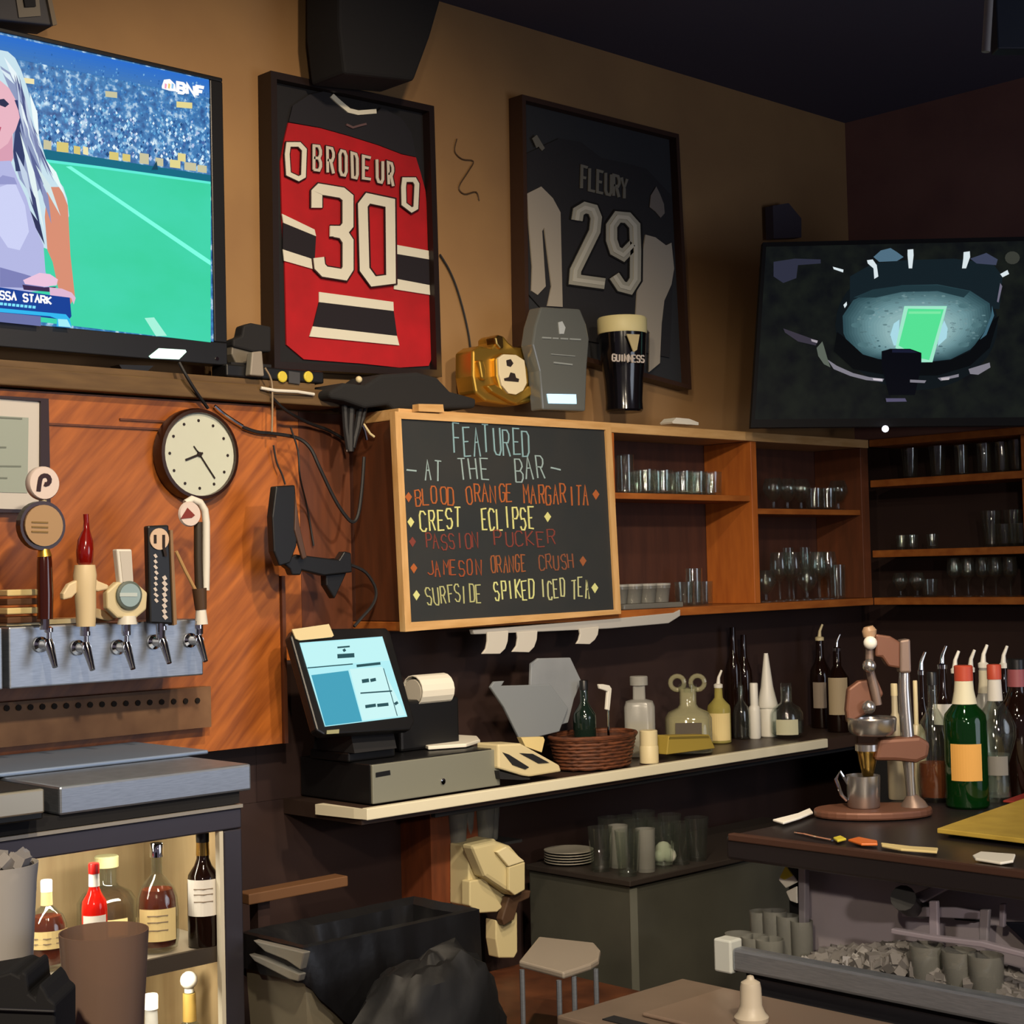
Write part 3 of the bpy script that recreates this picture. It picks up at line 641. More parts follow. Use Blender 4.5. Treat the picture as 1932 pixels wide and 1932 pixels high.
cable('dark cable slanting from the power strip to the cords', [(515, 752), (540, 775), (580, 797), (620, 812), (660, 835)], [3.95, 3.98, 4.06, 4.07, 4.07], .005)
cable('dark thin wire crossing behind the cable loop', [(548, 806), (562, 850), (566, 900), (580, 960), (592, 1030)], [3.97, 3.97, 3.97, 4.085, 4.09], .003)

t = T('cable_tangle', 'hanging tangle of black cables and plugs under the black bag', 'cables', at(665, 850, y=4.0))
for k, (pts, r, mm) in enumerate([([(648, 735), (650, 770), (652, 805), (658, 848)], .01, m_rubber), ([(665, 730), (662, 770), (660, 810), (660, 852)], .013, m_rubber), ([(680, 735), (679, 770), (674, 805), (664, 845)], .011, m_rubber), ([(692, 740), (690, 765), (684, 790), (672, 822)], .008, m_rubber), ([(679, 770), (680, 795), (688, 812), (692, 830)], .005, m_chrome), ([(652, 770), (652, 820), (655, 852)], .003, M('grey_wire', '#7c7068', .4)), ([(686, 800), (698, 818), (706, 824)], .004, m_cream)]):
    cp = [at(a, b, y=3.95) for a, b in pts]
    MB().tube(cp, r, 8).build('strand', mm, t, smooth=True)
for a, b, r, mm in [(677, 716, .011, m_cream), (703, 738, .01, m_chrome), (698, 752, .014, M('grey_plug', '#76716a', .4))]:
    MB().ball(at(a, b, y=3.93), r, 10).build('plug', mm, t, smooth=True)

# things on the ledge
t = T('power_strip', 'black power strip with two yellow sockets on the ledge', 'power strip', at(520, 733, y=4.0))
a = at(428, 738, y=3.98); b = at(612, 738, y=3.98)
MB().box(a.x, b.x, 3.98, 4.06, 2.187, at(500, 692, y=3.98).z).build('strip_body', m_black, t, bev=.005)
for x in (532, 581): MB().lathe([(.017, 0), (.017, .004), (.014, .006)], 14, at(x, 711, y=3.979), AX).build('socket', M('yellow_socket', '#c8b43c', .5, emit='#c8b43c', es=.12), t)
MB().prism([PY(3.95)(*p) for p in [(476, 664), (495, 662), (499, 710), (472, 708)]], (0, .028, 0)).build('grey_adapter', M('grey_adapter', '#8b8378', .45), t, bev=.004)
MB().prism([PY(3.977)(*p) for p in [(545, 700), (566, 703), (566, 725), (545, 722)]], (0, .003, 0)).build('switch_plate', M('dark_grey_switch', '#3f3f42', .5), t)
MB().tube([at(492, 732, y=3.95), at(520, 737, y=3.94), at(560, 739, y=3.94), at(592, 744, y=3.95)], .005, 8).build('white_lead', m_white, t, smooth=True)
t = T('cable_box', 'lumpy black box with grey base left of the red jersey', 'cable box', at(470, 690, y=4.06))
MB().prism([PY(4.0)(*p) for p in [(440, 640), (456, 634), (460, 614), (475, 609), (512, 616), (512, 664), (478, 664), (440, 654)]], (0, .045, 0)).build('black_case', m_blackm, t, bev=.006)
MB().prism([PY(4.01)(*p) for p in [(438, 652), (478, 660), (478, 688), (446, 686), (437, 668)]], (0, .04, 0)).build('grey_base', M('grey_base', '#6a6459', .5), t, bev=.004)
MB().prism([PY(4.0)(*p) for p in [(436, 683), (512, 688), (512, 694), (436, 690)]], (0, .05, 0)).build('stand', m_blackm, t)

# black cloth bag lying on the cabinet
def lump(poly, plane, vec, name, mat, parent=None, bev=.02, seg=3):
    o = MB().prism([plane(*p) for p in poly], vec).build(name, mat, parent, bev=bev)
    for mo in o.modifiers: mo.segments = seg
    return o
o = lump([(622, 738), (650, 722), (690, 726), (720, 706), (790, 702), (826, 712), (850, 738), (900, 752), (898, 770), (745, 774), (735, 764), (690, 770), (650, 756), (624, 752)], PY(3.9), (0, .16, 0), 'cloth_bag', M('black_cloth', '#1b1b1d', .9, bump=.4, nscale=25))
tag(o, 'black cloth bag slumped on top of the shelf by the red jersey', 'bag')

# ------------------------------------------------------------------ corner shelf cabinet (back run and right run)
YF = 3.85; XF = 5.8
ct, cb = 2.11, 1.42
x0 = 3.24
xd1 = at(1150, 950, y=YF).x; xd2 = at(1420, 950, y=YF).x
t = T('shelf_cabinet', 'open wooden shelf cabinet along the back wall behind the chalkboard', 'cabinet', (4.4, 4.0, cb))
MB().box(x0, XF, YF, 4.1, ct-.035, ct).build('top_board', m_pine, t, bev=.003)
MB().box(x0, XF, YF, 4.1, cb-.0, cb+.03).build('bottom_board', m_cab, t, bev=.003)
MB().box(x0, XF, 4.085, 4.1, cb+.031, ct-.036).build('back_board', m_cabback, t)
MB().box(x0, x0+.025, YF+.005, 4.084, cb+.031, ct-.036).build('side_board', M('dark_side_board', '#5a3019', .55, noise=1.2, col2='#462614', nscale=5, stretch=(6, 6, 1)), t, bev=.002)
for x in (xd1, xd2): MB().box(x, x+.035, YF+.002, 4.084, cb+.031, ct-.036).build('divider', M('cabinet_wood_upright', '#b06428', .45, noise=1.2, col2='#965020', nscale=5, stretch=(6, 6, 1)), t, bev=.002)
MB().box(XF-.06, XF-.005, YF+.002, 4.084, cb+.031, ct-.036).build('corner_post', M('cabinet_post', '#6a3a22', .5, noise=1.2, col2='#55301c', nscale=5, stretch=(6, 6, 1)), t, bev=.002)
zA = at(1165, 929, y=YF).z; zB = at(1432, 959, y=YF).z
MB().box(xd1+.036, xd2-.001, YF+.01, 4.084, zA-.022, zA).build('shelf', m_cab, t, bev=.002)
MB().box(xd2+.036, XF-.061, YF+.01, 4.084, zB-.022, zB).build('shelf', m_cab, t, bev=.002)
t = T('shelf_cabinet', 'dark open shelf cabinet along the right wall below the stadium screen', 'cabinet', (5.95, 3.0, cb))
for nm_, z in (('top_board', 2.11), ('shelf', 1.94), ('shelf', 1.647), ('bottom_board', 1.45)):
    MB().box(XF, XR-.03, 1.6, YF-.001 if nm_ != 'top_board' else YF-.001, z-.03, z).build(nm_, m_cab, t, bev=.003)
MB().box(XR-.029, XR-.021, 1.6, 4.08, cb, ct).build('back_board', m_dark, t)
for y in (3.14, 2.3): MB().box(XF+.02, XR-.03, y, y+.03, 1.451, 2.079).build('divider', m_cab, t, bev=.002)

# chalkboard leaning over the left of the cabinet
yb = YF-.03; B = PY(yb)
oq = [(745, 776), (1153, 800), (1172, 1158), (765, 1192)]; iq = [(757, 790), (1143, 811), (1161, 1150), (776, 1174)]
t = T('chalkboard', 'chalkboard menu in honey wood frame listing featured bar drinks', 'chalkboard', B(760, 1192))
for i, nm_ in enumerate(('frame_rail', 'frame_rail', 'frame_rail', 'frame_rail')):
    j = (i+1) % 4
    MB().prism([B(*oq[i]), B(*oq[j]), B(*iq[j]), B(*iq[i])], (0, .026, 0)).build(nm_, m_pine if i % 2 == 0 else m_pinev, t)
MB().prism([PY(yb+.008)(*p) for p in iq], (0, .012, 0)).build('slate', M('slate_black', '#22272a', .7, noise=1.2, col2='#2b2c2c', nscale=5), t)
MB().prism([PY(yb-.003)(*p) for p in [(790, 762), (836, 763), (838, 778), (790, 776)]], (0, .03, 0)).build('corner_block', m_pine, t)
zb_ = lambda *p: Z(730, 740, 4.026, p)
Bs = PY(yb+.0065); TH = (0, .0015, 0)
def chalk(txt, quad, wd, col, gap=.35, jit=.35):
    s = MB(); letters(s, txt, zb_(*quad), wd*.78, Bs, TH, gap, jit)
    s.build('chalk_lettering', M('chalk_'+col.strip('#'), col, .95), t)
random.seed(3)
chalk('FEATURED', ((500, 245), (1085, 285), (1095, 472), (515, 470)), 3, '#7fa3ae')
chalk('AT', ((295, 515), (420, 515), (415, 670), (300, 668)), 2.8, '#8fa6aa')
chalk('THE', ((540, 508), (775, 510), (785, 668), (560, 668)), 2.8, '#8fa6aa')
chalk('BAR', ((970, 498), (1190, 500), (1215, 670), (985, 672)), 2.8, '#8fa6aa')
for p in ([(150, 590), (225, 598)], [(1245, 572), (1320, 590)]):
    s = MB(); s.ribbon(zb_(*p), 3, Bs, TH); s.build('chalk_dash', MATS['chalk_8fa6aa'], t)
OR, YE, PK = '#a2582c', '#c8c882', '#74362f'
chalk('BLOOD', ((205, 735), (520, 715), (525, 850), (215, 855)), 3, OR)
chalk('ORANGE', ((600, 712), (960, 705), (965, 838), (610, 845)), 3, OR)
chalk('MARGARITA', ((1040, 712), (1535, 705), (1540, 855), (1045, 848)), 3, OR)
chalk('CREST', ((250, 895), (575, 885), (580, 1035), (262, 1045)), 3.4, YE)
chalk('ECLIPSE', ((715, 875), (1120, 868), (1125, 1030), (725, 1035)), 3.4, YE)
chalk('PASSION', ((290, 1075), (700, 1065), (705, 1180), (300, 1185)), 2.8, PK)
chalk('PUCKER', ((810, 1060), (1290, 1050), (1300, 1160), (820, 1170)), 2.8, PK)
chalk('JAMESON', ((300, 1285), (720, 1270), (725, 1385), (310, 1395)), 2.8, '#8e4629')
chalk('ORANGE', ((785, 1255), (1060, 1245), (1065, 1370), (795, 1380)), 2.6, '#8e5230')
chalk('CRUSH', ((1155, 1240), (1420, 1230), (1430, 1340), (1165, 1350)), 2.6, '#7e4a34')
chalk('SURFSIDE', ((290, 1480), (720, 1455), (725, 1590), (310, 1610)), 2.8, '#a8aa78')
chalk('SPIKED', ((810, 1445), (1120, 1425), (1125, 1570), (825, 1580)), 3, '#c6ca88')
chalk('ICED TEA', ((1170, 1430), (1540, 1410), (1545, 1555), (1180, 1565)), 2.8, '#b4b888')
for (x, y), col in [((165, 795), OR), ((1588, 775), OR), ((182, 985), YE), ((1222, 945), YE), ((195, 1135), PK), ((205, 1335), OR), ((225, 1540), '#c6ca88'), ((1580, 1485), '#c6ca88'), ((1490, 1280), '#8e5230')]:
    q = zb_((x-26, y), (x, y-36), (x+26, y), (x, y+42))
    MB().prism([Bs(*p) for p in q], TH).build('chalk_bullet', M('chalk_'+col.strip('#'), col, .95), t)

# hanging white tags below it
t = T('tag_strip', 'pale plastic strip with three curved white tags under the chalkboard', 'tag strip', at(1000, 1190, y=YF))
MB().prism([PY(YF-.005)(*p) for p in [(892, 1188), (960, 1183), (1150, 1168), (1272, 1156), (1284, 1150), (1284, 1162), (1262, 1176), (1150, 1186), (1020, 1192), (895, 1197)]], (0, .02, 0)).build('strip', M('pale_strip', '#a8a6a2', .5), t, bev=.003)
z7 = lambda *p: Z(860, 1140, 3.578, p)
for k, p in enumerate(([(215, 188), (357, 178), (352, 250), (335, 300), (300, 335), (178, 336), (205, 300), (215, 250)], [(415, 188), (553, 178), (548, 240), (530, 290), (495, 325), (382, 322), (412, 280), (420, 230)], [(835, 165), (968, 150), (960, 205), (940, 240), (905, 270), (815, 268), (832, 240), (842, 200)])):
    MB().prism([PY(YF-.012)(*q) for q in z7(*p)], (0, .008, 0)).build('curved_tag', M('tag_white', '#bdb9b0', .5), t, bev=.002)

# ------------------------------------------------------------------ on top of the cabinet
yT = 3.97
t = T('beer_badge', 'shiny gold beer badge with cream shield on the cabinet top', 'beer badge', at(955, 768, y=yT))
g = lambda y, pts, th, nm_, mm, bev=.006: MB().prism([PY(y)(*p) for p in z_g(*pts)], (0, th, 0)).build(nm_, mm, t, bev=bev)
z_g = lambda *p: Z(860, 600, 4.391, p)
g(yT-.03, [(140, 270), (200, 230), (300, 240), (330, 200), (325, 160), (355, 140), (400, 150), (440, 200), (490, 240), (640, 250), (655, 330), (680, 480), (690, 650), (620, 700), (520, 722), (400, 715), (250, 690), (165, 620), (140, 480)], .09, 'gold_body', m_gold, .012)
g(yT-.05, [(330, 330), (400, 290), (480, 290), (560, 330), (600, 420), (610, 540), (560, 630), (500, 680), (440, 660), (370, 600), (335, 480)], .03, 'gold_bezel', m_gold, .008)
g(yT-.058, [(355, 330), (400, 300), (500, 305), (570, 350), (580, 430), (590, 540), (560, 600), (500, 635), (440, 625), (385, 560), (362, 470)], .02, 'cream_shield', M('badge_cream', '#d8ccac', .5), .002)
g(yT-.0595, [(420, 350), (455, 340), (478, 375), (455, 405), (425, 395)], .002, 'printed_mark', m_ink, 0)
g(yT-.0595, [(400, 500), (440, 490), (455, 450), (490, 460), (500, 495), (525, 505), (520, 530), (405, 520)], .002, 'printed_mark', m_ink, 0)
g(yT-.05, [(190, 350), (230, 345), (255, 430), (250, 520), (215, 500)], .03, 'side_rib', m_gold, .006)
g(yT-.05, [(255, 560), (330, 545), (490, 660), (600, 560), (650, 570), (630, 640), (510, 715), (460, 700), (300, 610)], .03, 'lower_scroll', m_gold, .006)
g(yT-.04, [(325, 160), (355, 138), (395, 150), (400, 250), (370, 260), (335, 215)], .05, 'top_finial', m_brass, .006)

yT = 3.93
t = T('glass_sign', 'smoky grey pint-shaped sign with glowing blue strip on the cabinet top', 'sign', at(1060, 775, y=yT))
o = MB().prism([PY(yT-.06)(*p) for p in [(1021, 579), (1095, 583), (1106, 610), (1112, 640), (1108, 690), (1105, 776), (1024, 773), (1018, 700), (1005, 650), (1010, 615)]], (0, .06, 0)).build('acrylic_body', M('smoky_acrylic', '#6c706e', .25, trans=.25, coat=.3), t, bev=.006)
MB().prism([PY(yT-.064)(*p) for p in [(1033, 743), (1087, 744), (1088, 762), (1036, 761)]], (0, .004, 0)).build('glowing_strip', M('blue_glow', '#bfe4ff', .4, emit='#9fdcff', es=1.0), t)
MB().prism([PY(yT-.063)(*p) for p in [(1054, 608), (1061, 606), (1067, 618), (1064, 630), (1056, 630)]], (0, .003, 0)).build('harp_mark', M('silver_print', '#b4bcc0', .4), t)
s = MB()
for a, b in ((1023, 1040), (1043, 1054), (1058, 1072), (1075, 1096)): s.ribbon([(a, 637+(a-1022)*.05), (b, 637+(b-1022)*.05)], 3, PY(yT-.0625), (0, .002, 0))
s.ribbon([(1040, 668), (1085, 672)], 1.5, PY(yT-.0625), (0, .002, 0)); s.ribbon([(1045, 684), (1080, 688)], 3, PY(yT-.0625), (0, .002, 0))
s.build('etched_lettering', M('etched_grey', '#8d9494', .5), t)

t = T('pint_sign', 'dark stout pint display with cream foam top on the cabinet top', 'sign', at(1178, 778, y=yT))
c = at(1178, 778, y=yT-.02); k = depth(c)/F
MB().lathe([(33*k, 0), (36*k, 4*k), (35*k, 20*k), (37*k, 60*k), (43*k, 110*k), (45*k, 148*k), (0, 148*k)], 30, c).build('black_body', M('stout_black', '#0d0c10', .15, coat=.5), t, smooth=True)
MB().lathe([(46*k, 148*k), (47*k, 150*k), (47*k, 176*k), (45*k, 179*k), (0, 180*k)], 30, c).build('foam_top', M('foam_cream', '#d6cc98', .5), t, smooth=True)
q = PY(c.y-47*k)
s = MB(); letters(s, 'GUINNESS', [(1156, 668), (1216, 671), (1216, 684), (1156, 681)], 2, q, (0, .003, 0), .25); s.build('lettering', M('white_print', '#c9bfb8', .6), t)
MB().prism([q(*p) for p in [(1183, 630), (1207, 631), (1202, 660), (1196, 664)]], (0, .004, 0)).build('harp_emblem', M('harp_tan', '#c9b98c', .5), t)
o = MB().prism([PY(3.9)(*p) for p in [(1268, 796), (1276, 788), (1300, 790), (1318, 797), (1318, 802), (1270, 799)]], (0, .06, 0)).build('paper_slip', m_paper)
tag(o, 'crumpled white paper slip lying on the cabinet top', 'paper')

# ------------------------------------------------------------------ corner television
dT = 6.08
fwd = CM @ V((0, 0, -1)); nrm = V((fwd.x, fwd.y, 0)).normalized()
o0 = at(1680, 640, d=dT)
TP = lambda off: (lambda px, py: (lambda r: EYE+r*(((o0-nrm*off-EYE).dot(nrm))/r.dot(nrm)))(ray(px, py)))
z8 = lambda *p: Z(1340, 350, 3.263, p)
t = T('television', 'corner television showing a floodlit stadium from above', 'television', o0-V((0, 0, .4)))
fr = z8((325, 350), (2150, 310), (2150, 1475), (250, 1490)); sc4 = z8((345, 375), (2130, 335), (2130, 1425), (275, 1440))
A = TP(0)
for i in range(4):
    j = (i+1) % 4
    MB().prism([A(*fr[i]), A(*fr[j]), A(*sc4[j]), A(*sc4[i])], nrm*.05).build('bezel_rail', M('sooty_black', '#101013', .9), t)
MB().prism([TP(-.05)(*p) for p in fr], nrm*.04).build('back_housing', m_blackm, t)
sm = M('screen_night', '#000000', .6, emit='#0d1114', noise=1.3, nscale=14, spec=.1)
for n_ in sm.node_tree.nodes:
    if n_.type == 'VALTORGB':
        n_.color_ramp.elements[0].color = lin('#0a0c10'); n_.color_ramp.elements[1].color = lin('#171b17')
        for lk in list(sm.node_tree.links):
            if lk.from_node == n_ and lk.to_socket.name == 'Base Color': sm.node_tree.links.remove(lk)
sm.node_tree.nodes['Principled BSDF'].inputs['Base Color'].default_value = (.002, .002, .002, 1)
MB().prism([TP(-.006)(*p) for p in sc4], nrm*.008).build('screen', sm, t)
pic = MB(); cols = []; lay = [0]
def Q_(hexc, pts, es=1.0):
    m = G(hexc, es)
    if m not in cols: cols.append(m)
    lay[0] += 1; q = TP(-.006+.0014+.00003*lay[0]); pic.poly([q(*p) for p in z8(*pts)], cols.index(m))
def ell(cx, cy, rx, ry, n=36, a0=0, a1=360, sk=0): return [(cx+rx*math.cos(math.radians(a0+(a1-a0)*i/n))+sk*math.sin(math.radians(a0+(a1-a0)*i/n)), cy+ry*math.sin(math.radians(a0+(a1-a0)*i/n))) for i in range(n+(a1-a0 < 360))]
Q_('#2c2e3e', [(390, 470), (520, 450), (680, 455), (680, 480), (540, 490), (530, 570), (450, 600), (390, 560)])
Q_('#0d1418', ell(1270, 860, 500, 400))
Q_('#131f25', [(860, 560), (1000, 480), (1200, 460), (1500, 450), (1740, 480), (1800, 560), (1780, 760), (860, 720)])
bowl = [(820, 910), (815, 800), (880, 700), (1000, 640), (1180, 605), (1400, 600), (1600, 640), (1720, 720), (1735, 830), (1690, 920), (1600, 1010), (1480, 1070), (1300, 1090), (1060, 1070), (950, 1060), (870, 1020)]
cx, cy = 1290, 900
for i in range(16):
    k = 1-.55*i/15; c2 = mixh(mixh('#2c4850', '#6a9096', min(1, i/9)), '#8cb0b2', max(0, (i-9)/6))
    Q_(c2, [(cx+(x-cx)*k, cy+20*(1-k)+(y-cy)*(k if y > cy else k*.97)) for x, y in bowl])
random.seed(31)
for i in range(170):
    a_ = random.uniform(0, 6.28); r_ = math.sqrt(random.uniform(.15, .95)); x, y = cx+r_*420*math.cos(a_), 850+r_*215*math.sin(a_)
    Q_(mixh('#35555c', '#9cbcbe', min(1, max(0, 1.15-r_+random.uniform(-.25, .25)))), ell(x, y, random.uniform(6, 16), random.uniform(3, 7), 6))
Q_('#1f353c', [(880, 690), (1000, 640), (1180, 615), (1400, 612), (1600, 650), (1560, 690), (1400, 650), (1180, 655), (1020, 690)])
for x, y in [(980, 780), (900, 860), (1080, 700), (1560, 740), (1640, 860), (940, 980), (1560, 980)]: Q_('#4d7076', ell(x, y, 34, 16, 10))
Q_('#a8d8e4', [(1165, 825), (1130, 850), (1108, 920), (1130, 985), (1160, 985)]); Q_('#a8d8e4', [(1440, 830), (1462, 880), (1455, 940), (1400, 990), (1410, 900)])
Q_('#9fe6c8', [(1195, 742), (1458, 742), (1368, 1088), (1300, 1088), (1140, 1000)])
Q_('#55e094', [(1218, 758), (1438, 762), (1348, 1075), (1300, 1065), (1160, 985)])
Q_('#7ce8a4', [(1222, 775), (1420, 775), (1418, 790), (1220, 790)])
Q_('#05070a', [(820, 930), (940, 1040), (1060, 1075), (1300, 1095), (1480, 1075), (1600, 1020), (1740, 830), (1780, 800), (1720, 1000), (1600, 1110), (1400, 1170), (1100, 1170), (880, 1130), (760, 1020), (780, 900)])
Q_('#05060e', [(1055, 1020), (1110, 1005), (1230, 1005), (1300, 1030), (1300, 1110), (1260, 1290), (1100, 1290), (1055, 1110)])
Q_('#161a30', [(1120, 1010), (1230, 1010), (1280, 1030), (1120, 1028)])
for pts in ([(720, 1070), (780, 1110), (880, 1155), (980, 1180), (1070, 1190), (1060, 1208), (960, 1198), (860, 1172), (760, 1130)], [(1230, 1195), (1330, 1200), (1320, 1216), (1230, 1212)], [(1400, 1185), (1480, 1172), (1530, 1160), (1530, 1178), (1420, 1202)], [(1590, 1130), (1720, 1090), (1725, 1120), (1650, 1165), (1600, 1160)]): Q_('#7d7a84', pts)
Q_('#c8c0c8', [(1000, 1186), (1060, 1190), (1060, 1204), (1005, 1198)]); Q_('#b8b0b4', [(1420, 1185), (1475, 1180), (1470, 1196), (1425, 1200)])
Q_('#54506a', [(1080, 1310), (1200, 1310), (1210, 1330), (1085, 1332)])
Q_('#5a6258', [(655, 1000), (690, 960), (700, 990), (720, 1060), (740, 1120), (700, 1100), (665, 1050)])
Q_('#38343f', [(450, 880), (520, 905), (660, 955), (650, 985), (540, 960), (460, 905)]); Q_('#a49ca4', [(620, 945), (662, 955), (658, 970), (625, 960)])
Q_('#4f6d80', [(1005, 440), (1050, 400), (1110, 385), (1150, 410), (1190, 440), (1150, 465), (1040, 470)]); Q_('#3c4258', [(1600, 450), (1700, 415), (1770, 455), (1760, 490), (1640, 480)]); Q_('#393b34', ell(1860, 445, 46, 40, 14))
for pts in ([(965, 460), (1000, 455), (1025, 490), (1035, 560), (1010, 575), (1005, 510), (970, 480)], [(1215, 395), (1250, 392), (1252, 430), (1243, 510), (1222, 510), (1215, 430)], [(1560, 410), (1598, 405), (1600, 440), (1575, 510), (1550, 510), (1558, 450)], [(755, 500), (820, 518), (818, 535), (760, 515)], [(1785, 545), (1830, 520), (1840, 545), (1800, 565)], [(820, 735), (840, 715), (842, 735), (828, 755)]): Q_('#d8e4e8', pts)
Q_('#6d6a7c', [(1785, 600), (1798, 620), (1775, 720), (1765, 715)]); Q_('#3c6070', [(1735, 740), (1748, 800), (1700, 920), (1660, 950), (1690, 900), (1730, 800)])
pic.build('screen_picture', cols, t)
MB().ball(A(1668, 810)-nrm*.02, .013, 12).build('white_dot', M('bright_white', '#ffffff', .4, emit='#e8ecff', es=2.0), t)  # small emissive white ball at the lower bezel
MB().bar(TP(-.09)(1700, 640), TP(-.5)(1700, 640), .06, .06).build('mount_arm', m_black, t)
MB().prism([PY(4.06)(*p) for p in [(1458, 388), (1488, 383), (1512, 412), (1512, 448), (1460, 450)]], (0, .04, 0)).build('wall_bracket', M('dim_grey_box', '#4a4550', .7), t)

# pole and dark panel on the ceiling at the right
o = MB().tube([at(1868, -60, d=4.2), at(1866, 0, d=4.2), at(1860, 98, d=4.2)], .011, 10).build('ceiling_pole', M('pale_pole', '#8e8a86', .4), smooth=True)
tag(o, 'pale thin pole hanging from the dark ceiling at the right', 'pole')
o = MB().prism([at(x, y, d=4.4) for x, y in [(1876, -80), (2040, -80), (2040, 92), (1882, 92)]], nrm*.06).build('hanging_screen', M('navy_panel', '#1c2430', .5), bev=.004)
tag(o, 'back corner of a dark blue panel hanging beside the pale pole', 'panel')

# ------------------------------------------------------------------ glassware
def prof(kind):
    if kind == 'tumbler': return [(.034, 0), (.037, .004), (.04, .09), (.0385, .09), (.035, .012), (0, .011)]
    if kind == 'pint': return [(.029, 0), (.031, .004), (.042, .145), (.0405, .145), (.0295, .012), (0, .011)]
    if kind == 'highball': return [(.03, 0), (.031, .004), (.033, .14), (.0315, .14), (.0295, .012), (0, .011)]
    if kind == 'wine': return [(.034, 0), (.034, .003), (.006, .008), (.0045, .02), (.0045, .075), (.012, .085), (.032, .105), (.038, .13), (.036, .165), (.031, .195), (.0298, .195), (.0345, .165), (.0362, .13), (.03, .107), (0, .09)]
    if kind == 'flute': return [(.03, 0), (.03, .003), (.006, .008), (.0045, .02), (.0045, .075), (.01, .085), (.022, .12), (.025, .16), (.022, .215), (.021, .215), (.0236, .16), (.02, .12), (0, .09)]
    if kind == 'snifter': return [(.032, 0), (.032, .003), (.006, .008), (.006, .03), (.025, .045), (.042, .075), (.04, .1), (.03, .125), (.0288, .125), (.0385, .1), (.0402, .075), (.022, .047), (0, .036)]
    if kind == 'shot': return [(.02, 0), (.021, .003), (.025, .06), (.0235, .06), (.02, .012), (0, .011)]
PROTO = {}
NM = {'tumbler': 'tumbler', 'pint': 'pint_glass', 'highball': 'highball_glass', 'wine': 'wine_glass', 'flute': 'flute_glass', 'snifter': 'snifter_glass', 'shot': 'shot_glass'}
def glassware(kind, loc, label, group, s=1, up=True, mat=None):
    k = (kind, mat)
    if k not in PROTO:
        o = MB().lathe(prof(kind), 20).build(NM[kind], mat or m_glass, None, smooth=True, world=False); PROTO[k] = o
        if kind == 'x': pass
        first = True
    else:
        o = PROTO[k].copy(); COL.objects.link(o); first = False
    o.location = loc; o.scale = (s, s, s)
    tag(o, label, 'glass', group)
    return o
def row(kinds, xs, loc, place, group, s=1):
    names = {}
    tot = {}
    for k in kinds: tot[k] = tot.get(k, 0)+1
    for k, x in zip(kinds, xs):
        i = names.get(k, 0); names[k] = i+1
        w_ = NM[k].replace('_', ' ')
        lab = f'{ORD[i]} {w_} from left {place}' if tot[k] > 1 else f'only {w_} {place}'
        glassware(k, loc(x), lab, group, s)
def onback(y, z):
    return lambda px: (lambda p: V((p.x, y, z)))(at(px, 900 if z > 1.6 else 1140, y=y))
def onright(x, z):
    return lambda px: (lambda p: V((x, p.y, z)))(at(px, 900 if z > 1.8 else 1036 if z > 1.6 else 1138, x=x))
row(['highball', 'tumbler', 'tumbler', 'tumbler', 'tumbler', 'tumbler'], [1180, 1217, 1250, 1288, 1315, 1342], onback(3.93, zA+.001), 'on the upper shelf beside the chalkboard', 'glasses on the upper shelf beside the chalkboard')
row(['tumbler']*5, [1200, 1234, 1269, 1303, 1330], onback(4.03, zA+.001), 'in the rear row beside the chalkboard top', 'glasses on the upper shelf beside the chalkboard')
row(['snifter', 'snifter', 'snifter', 'tumbler', 'tumbler', 'snifter'], [1458, 1484, 1510, 1536, 1560, 1580], onback(3.94, zB+.001), 'on the upper shelf under the corner television', 'glasses on the upper shelf near the corner')
row(['snifter', 'wine', 'wine', 'snifter', 'wine', 'wine', 'highball'], [1446, 1472, 1498, 1524, 1546, 1564, 1582], onback(3.93, cb+.031), 'on the bottom shelf near the corner', 'glasses on the bottom shelf near the corner')
row(['flute', 'flute', 'wine'], [1490, 1522, 1548], onback(4.02, cb+.031), 'in the rear row of the corner bottom shelf', 'glasses on the bottom shelf near the corner')
row(['tumbler', 'highball', 'tumbler'], [1292, 1310, 1326], onback(3.96, cb+.031), 'on the lower shelf right of the clear tray', 'glasses beside the clear tray')
row(['pint', 'pint', 'highball', 'highball', 'highball', 'pint'], [1718, 1770, 1815, 1858, 1892, 1922], onright(5.9, 1.941), 'on the top shelf along the right wall', 'glasses on the top shelf of the right cabinet', .88)
row(['shot', 'shot', 'shot', 'pint', 'tumbler', 'pint', 'tumbler'], [1702, 1722, 1760, 1872, 1897, 1915, 1930], onright(5.9, 1.648), 'on the middle shelf along the right wall', 'glasses on the middle shelf of the right cabinet')
row(['snifter', 'snifter', 'tumbler', 'wine', 'wine', 'wine', 'wine', 'wine'], [1700, 1732, 1756, 1802, 1828, 1856, 1880, 1908], onright(5.88, 1.451), 'on the bottom shelf along the right wall', 'glasses on the bottom shelf of the right cabinet', .8)

t = T('storage_tray', 'clear plastic tray of small lidded tubs on the lower shelf', 'tray', at(1228, 1160, y=3.93))
a = at(1172, 1158, y=3.88); b = at(1284, 1150, y=3.88)
m_tub = clear('cloudy_plastic', '#c4c4be', .15, .7, .3, '#a4a49e')
MB().box(a.x, b.x, 3.865, 4.02, cb+.031, cb+.05).build('tray_base', m_tub, t, bev=.004)
for k in range(4):
    x = a.x+.04+k*(b.x-a.x-.07)/3.3
    MB().lathe([(.03, .051), (.036, .1), (.038, .102), (.038, .112), (0, .112)], 16, (x, 3.93, cb)).build('tub', m_tub, t, smooth=True)
    MB().lathe([(.039, .112), (.039, .12), (0, .121)], 16, (x, 3.93, cb)).build('tub_lid', m_frost, t, smooth=True)

